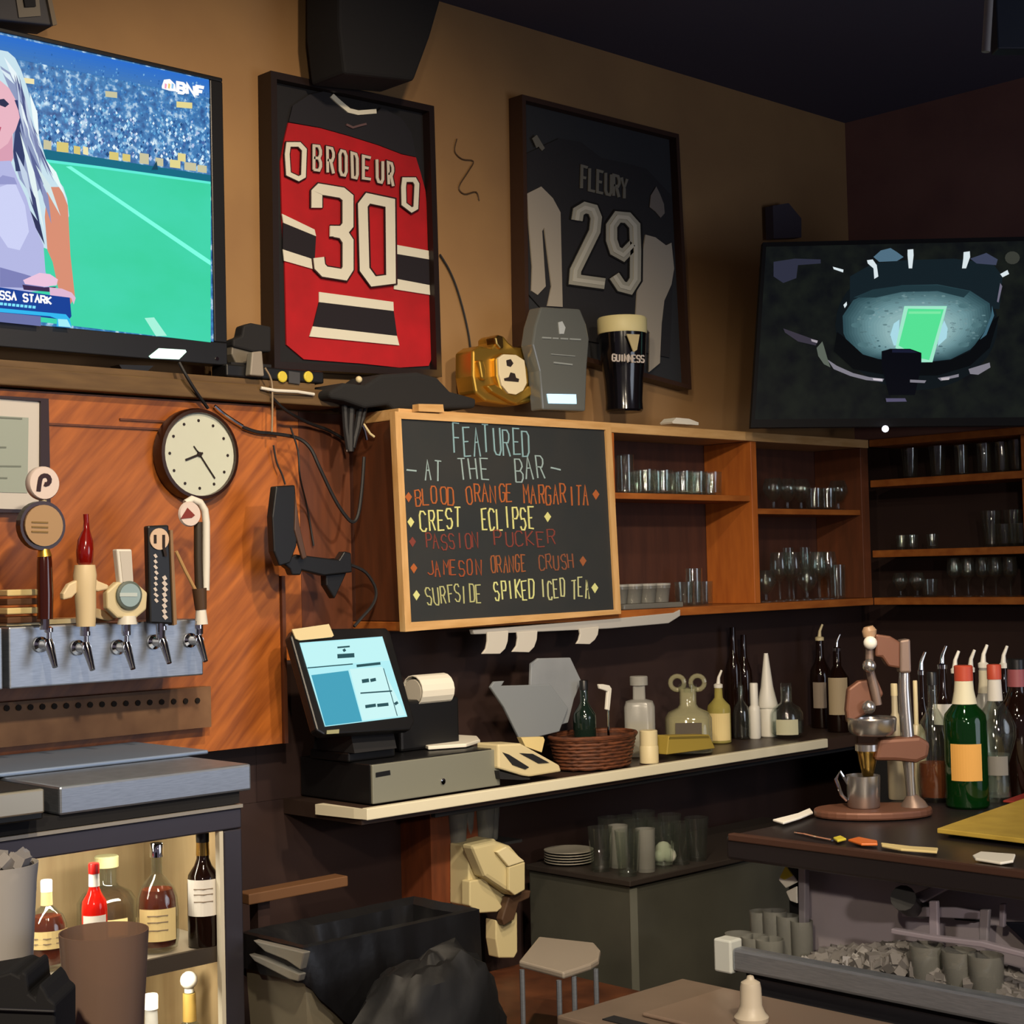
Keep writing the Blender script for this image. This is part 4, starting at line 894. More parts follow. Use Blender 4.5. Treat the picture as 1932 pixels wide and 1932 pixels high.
# ------------------------------------------------------------------ back bar shelf with white edge
ZS = .92
xs0 = at(690, 1536, y=3.7).x; xs1 = at(1560, 1390, y=3.7).x
t = T('back_bar_shelf', 'long dark back bar shelf with bright white front edge', 'shelf', (4.2, 3.9, .87))
MB().box(xs0, XR-.03, 3.72, 4.1, ZS-.045, ZS).build('shelf_board', M('shelf_top', '#3a2c26', .4), t)
MB().box(xs0, xs1, 3.695, 3.719, ZS-.03, ZS+.004).build('front_edge', M('white_edge', '#d6d0b8', .5), t, bev=.003)
MB().prism([V((xs0, 3.695, ZS+.003)), V((xs0, 3.9, ZS+.003)), V((xs0-.03, 3.9, ZS+.003)), V((xs0-.012, 3.74, ZS+.003))], (0, 0, -.03)).build('end_edge', MATS['white_edge'], t)
MB().box(xs0+.3, XR-.03, 3.74, 3.76, ZS-.062, ZS-.046).build('apron', m_blackm, t)
# dark side counter along the right wall
t = T('side_counter', 'low dark counter along the right wall under the corner shelves', 'counter', (5.8, 2.4, 0))
MB().box(5.45, XR-.03, 1.2, 3.71, ZS-.045, ZS).build('top_board', m_dark, t)
MB().box(5.5, XR-.03, 1.2, 3.71, 0, ZS-.046).build('cabinet_body', m_blackm, t)

# cash drawer
a = at(703, 1508, y=3.74); b = at(943, 1475, y=3.74); zt = at(703, 1442, y=3.74).z
t = T('cash_drawer', 'black cash drawer with grey steel front under the touchscreen', 'cash drawer', V(((a.x+b.x)/2, 3.9, ZS)))
MB().box(a.x, b.x, 3.75, 4.09, ZS+.004, zt).build('drawer_body', m_black, t, bev=.004)
MB().box(a.x, b.x, 3.738, 3.749, ZS+.006, zt-.002).build('drawer_front', M('olive_grey_steel', '#85867a', .4, .25), t, bev=.003)
MB().lathe([(.009, 0), (.009, .004), (.004, .005)], 12, at(835, 1474, y=3.737), AX).build('lock', m_chrome, t)
MB().prism([PY(3.737)(*p) for p in [(709, 1458), (736, 1453), (737, 1462), (709, 1467)]], (0, .003, 0)).build('name_plate', m_black, t)
zD = zt

# touchscreen terminal: tilted, found from its two sides
bl = at(602, 1384, y=3.76); br = at(783, 1374, y=3.76)
tl = at(548, 1186, x=bl.x); tr = at(730, 1184, x=br.x)
tr = V((br.x, tl.y, tl.z))
n = (br-bl).cross(tl-bl).normalized()
if n.y > 0: n = -n
S = P3(bl, br, tl)
def SO(off): return P3(bl+n*off, br+n*off, tl+n*off)
t = T('touchscreen_terminal', 'lit touchscreen cash register leaning back on the cash drawer', 'cash register', V(((bl.x+br.x)/2, 3.85, zD)))
o = MB().prism([S(*p) for p in [(556, 1186), (728, 1184), (737, 1192), (783, 1362), (776, 1376), (612, 1386), (598, 1378), (548, 1200)]], -n*.035).build('monitor_case', m_black, t, bev=.006)
sq = [(565, 1213), (721, 1201), (768, 1352), (613, 1371)]
MB().prism([SO(.001)(*p) for p in sq], n*.001).build('screen', G('#b4f0f6', 1.0), t)
z9 = lambda *p: Z(480, 1000, 3.45, p)
for nm_, pts, c_, lv in (('screen_panel', [(370, 945), (610, 915), (700, 1245), (462, 1275)], '#46a2bc', 3), ('screen_panel', [(620, 905), (830, 890), (985, 1205), (705, 1240)], '#cdf7f6', 3), ('screen_header', [(300, 742), (828, 700), (880, 850), (340, 890)], '#c2f5f6', 3)):
    MB().prism([SO(.001+lv*.0005)(*p) for p in z9(*pts)], n*.0005).build(nm_, G(c_, 1.0), t)
s = MB(); q = SO(.0035)
for pts, w_ in [([(345, 898), (640, 872)], 2), ([(665, 885), (820, 868)], 5), ([(690, 1062), (895, 1048)], 2.5), ([(840, 900), (930, 1210)], 1.2), ([(540, 765), (620, 758)], 3), ([(580, 775), (590, 790)], 5), ([(540, 822), (650, 815)], 8), ([(700, 985), (745, 978)], 7), ([(755, 980), (790, 972)], 6), ([(722, 1150), (790, 1140)], 6), ([(800, 1142), (872, 1134)], 6), ([(918, 1120), (928, 1135)], 7)]: s.ribbon(z9(*pts), w_, q, n*.0005)
s.build('screen_text', G('#3a6a72', .6), t)
MB().prism([SO(.003)(*p) for p in z9((240, 650), (480, 615), (512, 690), (500, 700), (290, 722), (265, 710))], n*.004).build('taped_card', m_cream, t)
MB().prism([SO(.002)(*p) for p in z9((470, 1305), (550, 1298), (548, 1325), (468, 1330))], n*.002).build('small_sticker', M('olive_sticker', '#8a8a6a', .6), t)
mid = (bl+br)/2+V((0, .06, 0))
MB().box(3.0, br.x-.02, 3.83, 4.02, zD+.001, zD+.03).build('stand_base', m_black, t, bev=.006)
MB().prism([V((3.0, y, z)) for y, z in [(3.80, zD+.03), (4.0, zD+.03), (tl.y+.03, tl.z-.05), (tl.y, tl.z-.07)]], (br.x-3.04, 0, 0)).build('stand_neck', m_blackm, t)

# receipt printer with a curl of paper
a = at(772, 1392, y=3.86); b = at(884, 1392, y=3.86); zt = at(800, 1322, y=3.86).z
t = T('receipt_printer', 'black receipt printer with a curled white paper roll', 'printer', V(((a.x+b.x)/2, 3.95, ZS)))
MB().box(a.x, b.x, 3.9, 4.08, zD+.001, zt).build('printer_body', m_black, t, bev=.01)
c = at(808, 1302, y=3.9); r = 30*depth(c)/F
arc = [(r*math.cos(u), r*math.sin(u)) for u in [math.radians(200-k*22) for k in range(13)]]
s = MB(); x0_ = at(790, 1300, y=3.9).x; x1_ = at(850, 1300, y=3.9).x
pts = [V((x0_, 3.93-p[0], c.z+p[1]-.002)) for p in arc]; inn_ = [V((x0_, 3.93-p[0]*.94, c.z+p[1]*.94-.002)) for p in arc]
s.prism(pts+inn_[::-1], (x1_-x0_, 0, 0)).build('paper_curl', m_paper, t)
MB().lathe([(r*.8, 0), (r*.8, x1_-x0_)], 20, (x0_, 3.93, c.z-.005), (1, 0, 0)).build('paper_roll', M('roll_paper', '#b9b4a8', .8), t)

o = MB().prism([PZ(zD+.003)(*p) for p in [(768, 1398), (790, 1391), (850, 1392), (900, 1395), (906, 1402), (880, 1410), (808, 1415)]], (0, 0, .012)).build('receipt_pile', m_paper, bev=.003)
tag(o, 'loose white receipts lying on the cash drawer', 'paper')

# card holder
z10 = lambda *p: Z(860, 1140, 3.578, p)
t = T('card_holder', 'cream plastic card holder with dark slots right of the cash drawer', 'card holder', at(1000, 1462, y=3.74))
K = lambda y, pts, th, nm_, mm, bev=0: MB().prism([PY(y)(*p) for p in z10(*pts)], (0, th, 0)).build(nm_, mm, t, bev=bev)
K(3.72, [(285, 945), (440, 940), (700, 1085), (715, 1130), (500, 1165), (455, 1160), (288, 1110)], .1, 'body', m_cream, .006)
K(3.717, [(432, 1005), (520, 1010), (632, 1070), (560, 1075)], .01, 'slot', m_blackm)
K(3.717, [(318, 1000), (360, 1015), (495, 1100), (470, 1115), (385, 1085)], .01, 'slot', m_blackm)
K(3.717, [(290, 1125), (450, 1168), (500, 1172), (500, 1184), (440, 1186), (300, 1180)], .06, 'base', m_blackm)
K(3.83, [(440, 900), (590, 895), (600, 915), (580, 1000), (470, 960)], .02, 'card', m_labelc)

# grey plastic sheets
t = T('plastic_sleeve', 'pale grey plastic menu sleeves leaning behind the basket', 'menu sleeve', at(1000, 1400, y=3.9))
m_sl = M('pale_grey_plastic', '#8b9096', .35, noise=1.2, col2='#7d8288', nscale=6)
K(3.9, [(510, 400), (560, 365), (775, 360), (850, 520), (800, 640), (760, 800), (560, 860), (500, 700)], .012, 'rear_sleeve', m_sl, .003)
K(3.885, [(235, 560), (262, 522), (330, 518), (310, 550), (500, 545), (640, 540), (760, 700), (700, 860), (440, 925), (330, 700)], .012, 'front_sleeve', M('pale_grey_plastic_2', '#7e848a', .4), t and .003)

# basket of bar tools
c = at(1120, 1452, y=3.84); k = depth(c)/F; c.z = ZS+.004
t = T('wicker_basket', 'brown woven basket holding bar tools on the back bar shelf', 'basket', c)
m_wk = M('brown_wicker', '#6b3a1e', .7, noise=1.2, col2='#3c1f12', nscale=30, stretch=(1, 1, 4), bump=.6)
R0 = 88*k
for i in range(9):
    z = .008+i*.0115; r = R0*(.86+.16*i/9)
    ring = [V((c.x+r*math.cos(u)*1.05, c.y+r*math.sin(u)*.75, c.z+z+.002*math.sin(u*14+i*math.pi))) for u in [2*math.pi*j/36 for j in range(37)]]
    MB().tube(ring, .0068, 6).build('woven_strand', m_wk, t, smooth=True)
s = MB().lathe([(R0*.82, .002), (R0*.82, .006), (0, .006)], 30, c, flat=.72).build('basket_floor', m_wk, t)
s = MB().lathe([(R0*.83, .004), (R0*.985, .1), (R0*.96, .1), (R0*.8, .006)], 36, c, flat=.72).build('basket_wall', M('dark_wicker', '#3f2112', .8), t, smooth=True)
MB().tube([V((c.x+R0*1.08*math.cos(u), c.y+R0*.77*math.sin(u), c.z+.108)) for u in [2*math.pi*j/36 for j in range(37)]], .008, 8).build('rim', m_wk, t, smooth=True)

# ------------------------------------------------------------------ bottles
PR = {
 'std': [(.92, 0), (1, .015), (1, .56), (.94, .62), (.55, .70), (.36, .75), (.33, .93)],
 'shoulder': [(.92, 0), (1, .015), (1, .6), (.94, .66), (.56, .73), (.46, .78), (.38, .93)],
 'wine': [(.93, 0), (1, .015), (1, .55), (.93, .63), (.55, .71), (.4, .77), (.36, .96)],
 'round': [(.7, 0), (.92, .03), (1, .12), (1, .38), (.95, .5), (.78, .6), (.45, .68), (.27, .72), (.25, .93)],
 'flask': [(.9, 0), (1, .02), (1, .5), (.86, .58), (.45, .65), (.36, .7), (.36, .86), (.36, .93)],
 'square': [(.92, 0), (.96, .01), (.96, .62), (.85, .68), (.4, .71), (.38, .93)],
 'squeeze': [(.9, 0), (1, .02), (1, .5), (.92, .56), (.5, .62)],
 'curvy': [(.62, 0), (.66, .02), (.6, .16), (.58, .28), (.8, .38), (1, .48), (.98, .56), (.7, .66), (.36, .74), (.3, .93)],
 'bulb': [(.6, 0), (.66, .015), (1, .1), (1, .45), (.8, .56), (.4, .64), (.34, .68), (.34, .93)],
}
def bottle(name, label, cat, p, H, R, kind, glass, liquid=None, fill=.5, lab=None, cap=None, spout=False, neck=None, sq=0, group=None, yaw=None, flat=1):
    p = V(p); t = T(name, label, cat, p, group)
    az = math.atan2(-p.y, -p.x)
    if yaw is None: yaw = az if sq else 0
    pr = [(r*R, z*H) for r, z in PR[kind]]
    def rad(z):
        for (r0, z0), (r1, z1) in zip(pr, pr[1:]):
            if z0 <= z <= z1: return r0+(r1-r0)*(z-z0)/max(z1-z0, 1e-6)
        return pr[-1][0]
    if sq: pr = [(r*.92, z) for r, z in pr]
    prof_ = [(0, 0)]+pr
    if glass in (m_glass, m_greenglass) or glass.name == 'pale_bottle_glass': prof_ = pr+[(r*.9, max(z, .012)) for r, z in pr[::-1]]+[(0, .012)]
    else: prof_ = [(0, 0)]+pr+[(0, pr[-1][1])]
    MB().lathe(prof_, 28, sq=sq*.9, yaw=yaw, flat=flat).build('bottle_body', glass, t, smooth=True, world=False)
    if liquid:
        lp = [(r*.87, max(z, .014)) for r, z in pr if z < fill*H]; lp.append((rad(fill*H)*.87, fill*H))
        MB().lathe([(0, .014)]+lp+[(0, fill*H)], 28, sq=sq*.9, yaw=yaw, flat=flat).build('liquid', liquid, t, smooth=True, world=False)
    if lab:
        mm, z0, z1, half = lab[:4]
        s = MB(); n_ = 12
        if sq or flat != 1:
            d = V((math.cos(az), math.sin(az), 0)); u = V((-d.y, d.x, 0)); rr = rad((z0+z1)/2*H)
            f_ = rr*(flat if flat != 1 else 1)*1.04
            s.obox(d*f_+V((0, 0, (z0+z1)/2*H)), u*rr*half, d*.0012, V((0, 0, (z1-z0)/2*H)))
        else:
            for j in range(n_):
                q = []
                for jj, zz in ((j, z0), (j+1, z0), (j+1, z1), (j, z1)):
                    a = az-half+2*half*jj/n_; rr = max(rad(z0*H), rad(z1*H))*1.015+.0004
                    q.append((rr*math.cos(a), rr*math.sin(a), zz*H))
                s.poly(q)
        s.build('paper_label', mm, t, world=False)
        if len(lab) > 4:
            s = MB(); rr = max(rad(z0*H), rad(z1*H))*1.03+.0006
            for kz in lab[4]:
                zz = (z0+(z1-z0)*kz)*H
                q = [(rr*math.cos(az+u), rr*math.sin(az+u), zz) for u in (-half*.5, 0, half*.5)]
                s.tube(q, .0016, 4)
            s.build('label_print', M('label_ink', '#7a6a58', .8), t, world=False)
    rn = pr[-1][0]; zn = pr[-1][1]
    if neck:
        mm, z0, z1 = neck
        MB().lathe([(rad(z0*H)*1.04+.0006, z0*H), (rad((z0+z1)/2*H)*1.04+.0006, (z0+z1)/2*H), (rad(z1*H)*1.04+.0006, z1*H)], 20).build('neck_label', mm, t, smooth=True, world=False)
    if cap:
        mm, zc = cap[:2]; k = cap[2] if len(cap) > 2 else 1.15
        if len(cap) > 3: MB().lathe([(rn*.8, zn-.002), (rn*.8, zn+.008)], 16).ball((0, 0, zn+.006+rn*k), rn*k, 16).build('ball_stopper', mm, t, smooth=True, world=False)
        else: MB().lathe([(rn*k, zn-.012), (rn*k, zc*H), (rn*k*.9, zc*H+.003), (0, zc*H+.003)], 18).build('cap', mm, t, smooth=True, world=False)
    if spout:
        s = MB().lathe([(rn*1.15, zn-.004), (rn*1.2, zn+.008), (rn*.8, zn+.012)], 16)
        s.tube([(0, 0, zn+.01), (.004, 0, zn+.035), (.016, -.006, zn+.062)], [.0085, .006, .0045], 10)
        s.build('pour_spout', spout if spout is not True else m_chrome, t, smooth=True, world=False)
    return t
def bpx(px, pyb, pyt, wpx, y=None, z=None, x=None):
    p = at(px, pyb, y=y) if y else at(px, pyb, x=x) if x else at(px, pyb, z=z)
    if z is not None: p.z = z
    k = depth(p)/F
    return p, (pyb-pyt)*k, wpx/2*k
zs = ZS+.001
def bb(name, label, cat, px, pyt, wpx, y, *a, **kw):
    p = at(px, 1400, y=y); p.z = zs
    e = depth(p); pyb = 966+F*((EYE.z-zs)/e)+108   # pixel row of the base, read from the shelf height
    k = e/F
    c_ = CM.transposed() @ (p-EYE); pyb = 966+F*c_.y/c_.z
    return bottle(name, label, cat, p, (pyb-pyt)*k, wpx/2*k, *a, **kw)
bb('dark_tool_bottle', 'dark green bottle standing in the wicker basket', 'bottle', 1104, 1284, 44, 3.86, 'std', M('black_green_glass', '#14201a', .08, coat=.5), None, cap=(m_black, .99))
t = T('corkscrew', 'white handled corkscrew sticking up from the wicker basket', 'corkscrew', at(1150, 1400, y=3.8))
MB().prism([PY(3.8)(*p) for p in z10((968, 540), (1000, 540), (1040, 548), (1055, 570), (1040, 720), (1018, 712), (1028, 590), (1000, 580), (975, 572))], (0, .012, 0)).build('handle', m_white, t, bev=.003)
MB().tube([at(1147, 1340, y=3.806), at(1148, 1380, y=3.806), at(1149, 1400, y=3.81)], .004, 8).build('worm', m_chrome, t)
bb('decanter', 'pale squarish glass decanter bottle right of the basket', 'bottle', 1208, 1276, 66, 3.93, 'square', m_frost, m_paleliq, .42, sq=.9, cap=(m_frost, .99, 1.5))
bb('white_cup', 'small white tub in front of the squarish decanter', 'cup', 1224, 1378, 36, 3.76, 'squeeze', m_cream, None, cap=(m_cream, .98, 1.9))
t = bb('liquor_bottle', 'squat bottle with two ring handles and pale yellow liquor', 'bottle', 1300, 1290, 96, 3.86, 'flask', clear('pale_bottle_glass', '#eaeade', .05, 1, .28, '#c2bd9a'), m_paleliq, .5, lab=(M('dark_label', '#4a4238', .7), .12, .46, .55), sq=.7, cap=(m_glass, .985, 1.1))
p = LOC[t.name]; zc = at(1300, 1288, y=3.86).z-p.z; kk = depth(p)/F; az = math.atan2(-p.y, -p.x); u = V((-math.sin(az), math.cos(az), 0))
for sg in (-1, 1):
    MB().tube([u*sg*19*kk+V((0, 0, zc))+u*13*kk*math.cos(a)+V((0, 0, 13*kk*math.sin(a))) for a in [2*math.pi*j/16 for j in range(17)]], .009, 8).build('ring_handle', MATS['pale_bottle_glass'], t, smooth=True, world=False)
a = at(1256, 1420, y=3.735); b = at(1345, 1408, y=3.735)
t = T('yellow_box', 'olive yellow card box in front of the ring handled bottle', 'box', V(((a.x+b.x)/2, 3.75, zs)))
MB().prism([PY(3.735)(*p) for p in [(1262, 1388), (1338, 1386), (1350, 1412), (1258, 1424)]], (0, .06, 0)).build('carton', M('mustard_card', '#9a8538', .6), t, bev=.003)
MB().prism([PY(3.733)(*p) for p in [(1264, 1390), (1337, 1388), (1338, 1392), (1263, 1394)]], (0, .002, 0)).build('flap_edge', M('mustard_card_dark', '#6f6028', .6), t)
bb('liquor_bottle', 'narrow pale yellow bottle with long white pourer', 'bottle', 1358, 1288, 44, 3.97, 'std', m_paleliq, None, lab=(m_labelc, .05, .5, 1.1), spout=m_white)
bb('glass_carafe', 'small clear glass carafe left of the white bottle', 'bottle', 1400, 1292, 34, 3.98, 'round', m_glass, None, cap=(m_glass, .98))
bb('white_bottle', 'slim white bottle left of the pointed squeeze bottle', 'bottle', 1425, 1288, 22, 3.95, 'squeeze', m_white, None, cap=(m_white, .98, 1.4))
t = bb('squeeze_bottle', 'white squeeze bottle with tall pointed nozzle', 'bottle', 1450, 1288, 34, 3.95, 'squeeze', m_white, None)
p = LOC[t.name]; k = depth(p)/F
zb0 = at(1450, 1330, y=3.95).z-p.z; zb1 = at(1450, 1232, y=3.95).z-p.z
MB().lathe([(19*k, zb0-.01), (20*k, zb0), (12*k, zb0+(zb1-zb0)*.35), (4*k, zb1), (0, zb1)], 18).build('nozzle', m_white, t, smooth=True, world=False)
bb('liquor_bottle', 'clear round shouldered bottle with square pale label by the squeeze bottle', 'bottle', 1486, 1290, 62, 3.86, 'bulb', m_glass, m_clearliq, .3, lab=(M('pale_green_label', '#b9b79a', .7), .08, .36, .7), cap=(m_glass, 1.0, 1.0))
bb('liquor_bottle', 'dark bottle with pale front label in the far corner', 'bottle', 1552, 1200, 40, 3.98, 'wine', m_darkglass, None, lab=(M('dim_label', '#8a7d70', .7), .22, .5, .8), spout=m_cream)
bb('liquor_bottle', 'dark bottle with broad tan label beside the citrus press', 'bottle', 1584, 1215, 44, 3.83, 'std', m_darkglass, None, lab=(M('tan_label', '#a08f72', .7), .2, .62, .9), spout=m_chrome)
for i, x in enumerate((1388, 1408)):
    bb('tall_bottle', ('tall thin dark bottle behind the carafe', 'tall thin dark bottle behind the white bottle')[i], 'bottle', x, (1175, 1190)[i], 30, 4.03, 'wine', m_darkglass, None)

# ------------------------------------------------------------------ side bar counter with ice well
XC = 3.24; YC = 2.61
t = T('side_bar', 'black bar counter at the right holding the citrus press and bottles', 'bar counter', (3.8, 1.7, 0))
MB().box(XC, 4.62, .7, YC, ZS-.06, ZS).build('counter_top', M('black_counter', '#1e1a1c', .35), t, bev=.008)
MB().box(XC-.004, XC+.02, .7, YC-.01, ZS-.012, ZS+.006).build('front_lip', M('brown_lip', '#3f2a22', .4), t, bev=.003)
t = T('side_bar_cabinet', 'black cabinet with grey back panel carrying the side bar counter', 'cabinet', (4.0, 1.7, 0))
MB().box(3.48, 4.55, .7, YC-.05, 0, ZS-.061).build('cabinet_body', m_blackm, t)
MB().box(3.46, 3.479, .7, 2.53, .58, ZS-.061).build('back_panel', M('grey_back_panel', '#b4aaae', .5, noise=1.2, col2='#a0969c', nscale=3), t)
MB().box(3.43, 3.479, 2.531, 2.56, .62, ZS-.061).build('end_panel', m_blackm, t)

t = T('ice_well', 'steel ice well with thick grey front rail under the side bar', 'ice well', (3.5, 1.7, .1))
xr_ = 3.2
MB().box(xr_-.01, xr_+.03, .7, 2.56, .598, .655).build('front_rail', m_steel, t, bev=.008)
MB().box(xr_-.014, xr_+.034, 2.561, 2.615, .59, .672).build('rail_end', M('pale_rail_end', '#b3b7b4', .45), t, bev=.005)
MB().box(xr_+.031, 3.455, .7, 2.55, .3, .58).build('well_body', m_dksteel, t)
MB().box(xr_+.031, xr_+.06, .7, 2.55, .581, .605).build('inner_lip', m_blackm, t)
MB().box(xr_-.0, xr_+.3, .7, 2.55, .1, .299).build('lower_body', m_blackm, t)
# ice (nobody could count it)
random.seed(11); s = MB()
for i in range(1100):
    y = random.uniform(1.75, 2.42); x = random.uniform(3.275, 3.44)
    hgt = .59+.07*math.exp(-((y-2.12)/.24)**2)*(1-abs(x-3.37)/.4)
    e = random.uniform(.008, .015)
    R_ = Matrix.Rotation(random.uniform(0, 3), 3, V((random.random(), random.random(), random.random()+.1)).normalized())
    s.obox((x, y, hgt+random.uniform(0, .025)), R_ @ V((e, 0, 0)), R_ @ V((0, e, 0)), R_ @ V((0, 0, e)))
tag(s.build('ice_cubes', M('cloudy_ice', '#8a8684', .3, trans=.35, ior=1.3)), 'heap of cloudy ice cubes filling the ice well', 'ice', kind='stuff')

t = T('sink_deck', 'brown steel sink deck in front of the ice well rail', 'sink', (2.9, 1.8, 0))
m_deck = M('brown_steel_deck', '#857466', .45, .35, noise=1.2, col2='#75665a', nscale=7)
MB().box(2.72, xr_-.025, .7, 2.71, .53, .56).build('deck_rim', m_deck, t, bev=.006)
MB().box(2.84, xr_-.06, .75, 2.55, .5605, .57).build('drain_board', M('drain_board_steel', '#937f70', .4, .4), t, bev=.004)
MB().box(2.76, 2.80, .75, 2.6, .5605, .563).build('groove_strip', m_blackm, t)
MB().box(2.75, xr_-.03, .72, 2.69, 0, .529).build('sink_body', m_blackm, t)
c = at(1418, 1926, z=.571); k = depth(c)/F
t = T('sink_plug', 'pale tapered plastic standpipe on the sink deck', 'drain pipe', c)
MB().lathe([(32*k, 0), (33*k, 8*k), (26*k, 16*k), (21*k, 30*k), (20*k, 62*k), (18*k, 72*k), (8*k, 78*k), (6*k, 84*k), (0, 86*k)], 20, c).build('tapered_pipe', M('milky_plastic', '#b7ac9a', .4), t, smooth=True)

# citrus press
zc = ZS+.001
b0 = at(1640, 1552, z=ZS); yj = b0.y
c = at(1648, 1540, z=ZS); k = depth(c)/F
u = V((CM[0][0], CM[1][0], 0)).normalized()            # sideways of the view: the press stands across it
fw_ = V((-u.y, u.x, 0))
def J(px, py, o=0):                                     # point on the upright plane of the press
    r = ray(px, py); return EYE+r*((c+fw_*o-EYE).dot(fw_)/r.dot(fw_))
t = T('citrus_press', 'tall grey cast metal citrus press with lever arm on the side bar', 'juicer', c)
m_cast = M('cast_metal', '#7d6a60', .45, .5); m_cast2 = M('brown_cast_metal', '#6b4636', .5, .3); m_alu = M('polished_aluminium', '#b9b4b0', .25, .9)
j = lambda pts, o, th, nm_, mm, bev=.004: MB().prism([J(*p, o) for p in pts], fw_*th).build(nm_, mm, t, bev=bev)
s = MB(); rx = (J(1758, 1535)-J(1536, 1535)).length/2; cc = J(1647, 1535); cc.z = ZS
pts = [cc+u*rx*math.cos(a)+fw_*rx*.62*math.sin(a) for a in [2*math.pi*i/32 for i in range(32)]]
MB().prism([p+V((0, 0, .002)) for p in pts], (0, 0, .022)).build('base_plate', m_cast2, t, bev=.006)
def col_(nm_, pts, rs, mm): MB().tube([J(*p) for p in pts], [r*k for r in rs], 14).build(nm_, mm, t, smooth=True)
col_('column_foot', [(1726, 1538), (1725, 1528), (1723, 1514), (1720, 1500)], [31, 29, 22, 10], m_cast)
col_('lower_column', [(1720, 1514), (1717, 1470), (1714, 1430)], [9, 9, 12], m_alu)
j([(1660, 1395), (1736, 1390), (1756, 1402), (1752, 1430), (1730, 1440), (1690, 1436), (1650, 1436)], -.03, .06, 'cup_arm', m_cast2, .01)
col_('upper_column', [(1712, 1392), (1708, 1340), (1706, 1300), (1706, 1268)], [13, 12, 11, 10], m_alu)
j([(1698, 1208), (1718, 1205), (1720, 1270), (1698, 1270)], -.022, .044, 'column_head', m_cast, .006)
j([(1652, 1196), (1680, 1200), (1700, 1212), (1700, 1262), (1676, 1258), (1664, 1240), (1652, 1240)], -.018, .036, 'top_arm', m_cast2, .006)
col_('lever_knob', [(1638, 1182), (1640, 1190), (1641, 1202)], [9, 14, 12], M('tan_knob', '#9a7d62', .4))
MB().ball(J(1642, 1213, -.015), 13*k, 14).build('white_joint', m_white, t, smooth=True)
col_('press_rod', [(1641, 1222), (1640, 1260), (1650, 1300), (1656, 1330)], [8, 8, 9, 8], m_cast)
j([(1600, 1300), (1620, 1285), (1655, 1280), (1668, 1310), (1640, 1345), (1600, 1366), (1596, 1340)], .01, .03, 'press_arm', m_cast2, .006)
MB().ball(J(1640, 1256, -.03), 13*k, 14).build('rod_knob', m_alu, t, smooth=True)
MB().ball(J(1639, 1334, -.03), 13*k, 14).build('press_knob', m_alu, t, smooth=True)
cc = J(1646, 1386)
MB().lathe([(37*k, 0), (44*k, 8*k), (46*k, 30*k), (44*k, 33*k), (38*k, 30*k), (34*k, 14*k), (0, 12*k)], 30, cc).build('juice_bowl', m_alu, t, smooth=True)
cc = J(1636, 1418)
MB().lathe([(10*k, -46*k), (16*k, -20*k), (18*k, -4*k), (20*k, 0), (20*k, 12*k), (0, 12*k)], 20, cc).build('funnel', m_brass, t, smooth=True)
MB().lathe([(22*k, 0), (22*k, 12*k), (0, 12*k)], 20, cc+V((0, 0, 2*k))).build('collar_ring', m_alu, t, smooth=True)
p = J(1630, 1528); p.z = ZS+.025
t = T('steel_cup', 'brushed steel cup standing on the citrus press base', 'cup', p)
MB().lathe([(28*k, 0), (30*k, 3*k), (32*k, 60*k), (30.5*k, 60*k), (28*k, 5*k), (0, 4*k)], 26, p).build('cup_body', m_alu, t, smooth=True)
p = J(1600, 1505)
MB().tube([J(1600, 1480), J(1585, 1456), J(1577, 1470), J(1588, 1500), J(1598, 1510)], .005, 8).build('wire_handle', m_chrome, t, smooth=True)

def rb(name, label, px, pyt, wpx, off, *a, **kw):
    """bottle on the side bar, off metres behind the press plane"""
    r = ray(px, 1400); p = EYE+r*((c+fw_*off-EYE).dot(fw_)/r.dot(fw_)); p.z = ZS+.001
    e = depth(p); k_ = e/F; q = CM.transposed() @ (p-EYE); pyb = 966-F*q.y/e
    return bottle(name, label, 'bottle', p, (pyb-pyt)*k_, wpx/2*k_, *a, **kw)
rb('liquor_bottle', 'clear round bellied bottle right behind the citrus press column', 1762, 1268, 66, .24, 'round', m_glass, m_amber, .3, cap=(m_black, .99))
rb('liquor_bottle', 'dark green bottle with orange label and red neck band', 1822, 1258, 80, .12, 'shoulder', m_greenglass, M('green_liquor', '#0a2a10', .2), .5, lab=(M('orange_label', '#d09a4c', .7), .2, .46, .75), neck=(M('cream_neck', '#cfc9ae', .6), .735, .92), cap=(M('red_band', '#b0452f', .5), 1.0, 1.15))
rb('liquor_bottle', 'clear bottle with curved waist and grey label beside the green bottle', 1880, 1256, 74, .21, 'curvy', m_glass, m_clearliq, .35, lab=(M('grey_label', '#77746e', .7), .2, .34, .8), neck=(M('white_neck', '#c8c4bc', .6), .74, .9), cap=(M('red_band', '#b0452f', .5), 1.0, 1.2))
rb('liquor_bottle', 'black bottle with pink neck foil at the right edge', 1922, 1245, 84, .34, 'wine', m_darkglass, None, neck=(M('pink_foil', '#8c4a50', .5), .8, .95), cap=(m_black, 1.0, 1.1))
rb('liquor_bottle', 'dark bottle with square cream label behind the green bottle', 1782, 1250, 44, .44, 'wine', m_darkglass, None, lab=(m_labelw, .52, .68, .9), spout=True)
rb('liquor_bottle', 'tall pale bottle with white label in the back row beside green bottle', 1860, 1240, 50, .42, 'std', m_frost, None, neck=(M('cream_neck2', '#bdb6a0', .6), .73, .9), spout=m_white)
rb('liquor_bottle', 'cream coloured bottle just left of the press column', 1690, 1290, 34, .3, 'std', M('cream_glass', '#b0a488', .35), None, cap=(m_cream, .99))
rb('liquor_bottle', 'cream bottle with pointed cap just right of the press column', 1730, 1282, 34, .3, 'squeeze', M('cream_glass', '#b0a488', .35), None, cap=(m_cream, .98, .5))
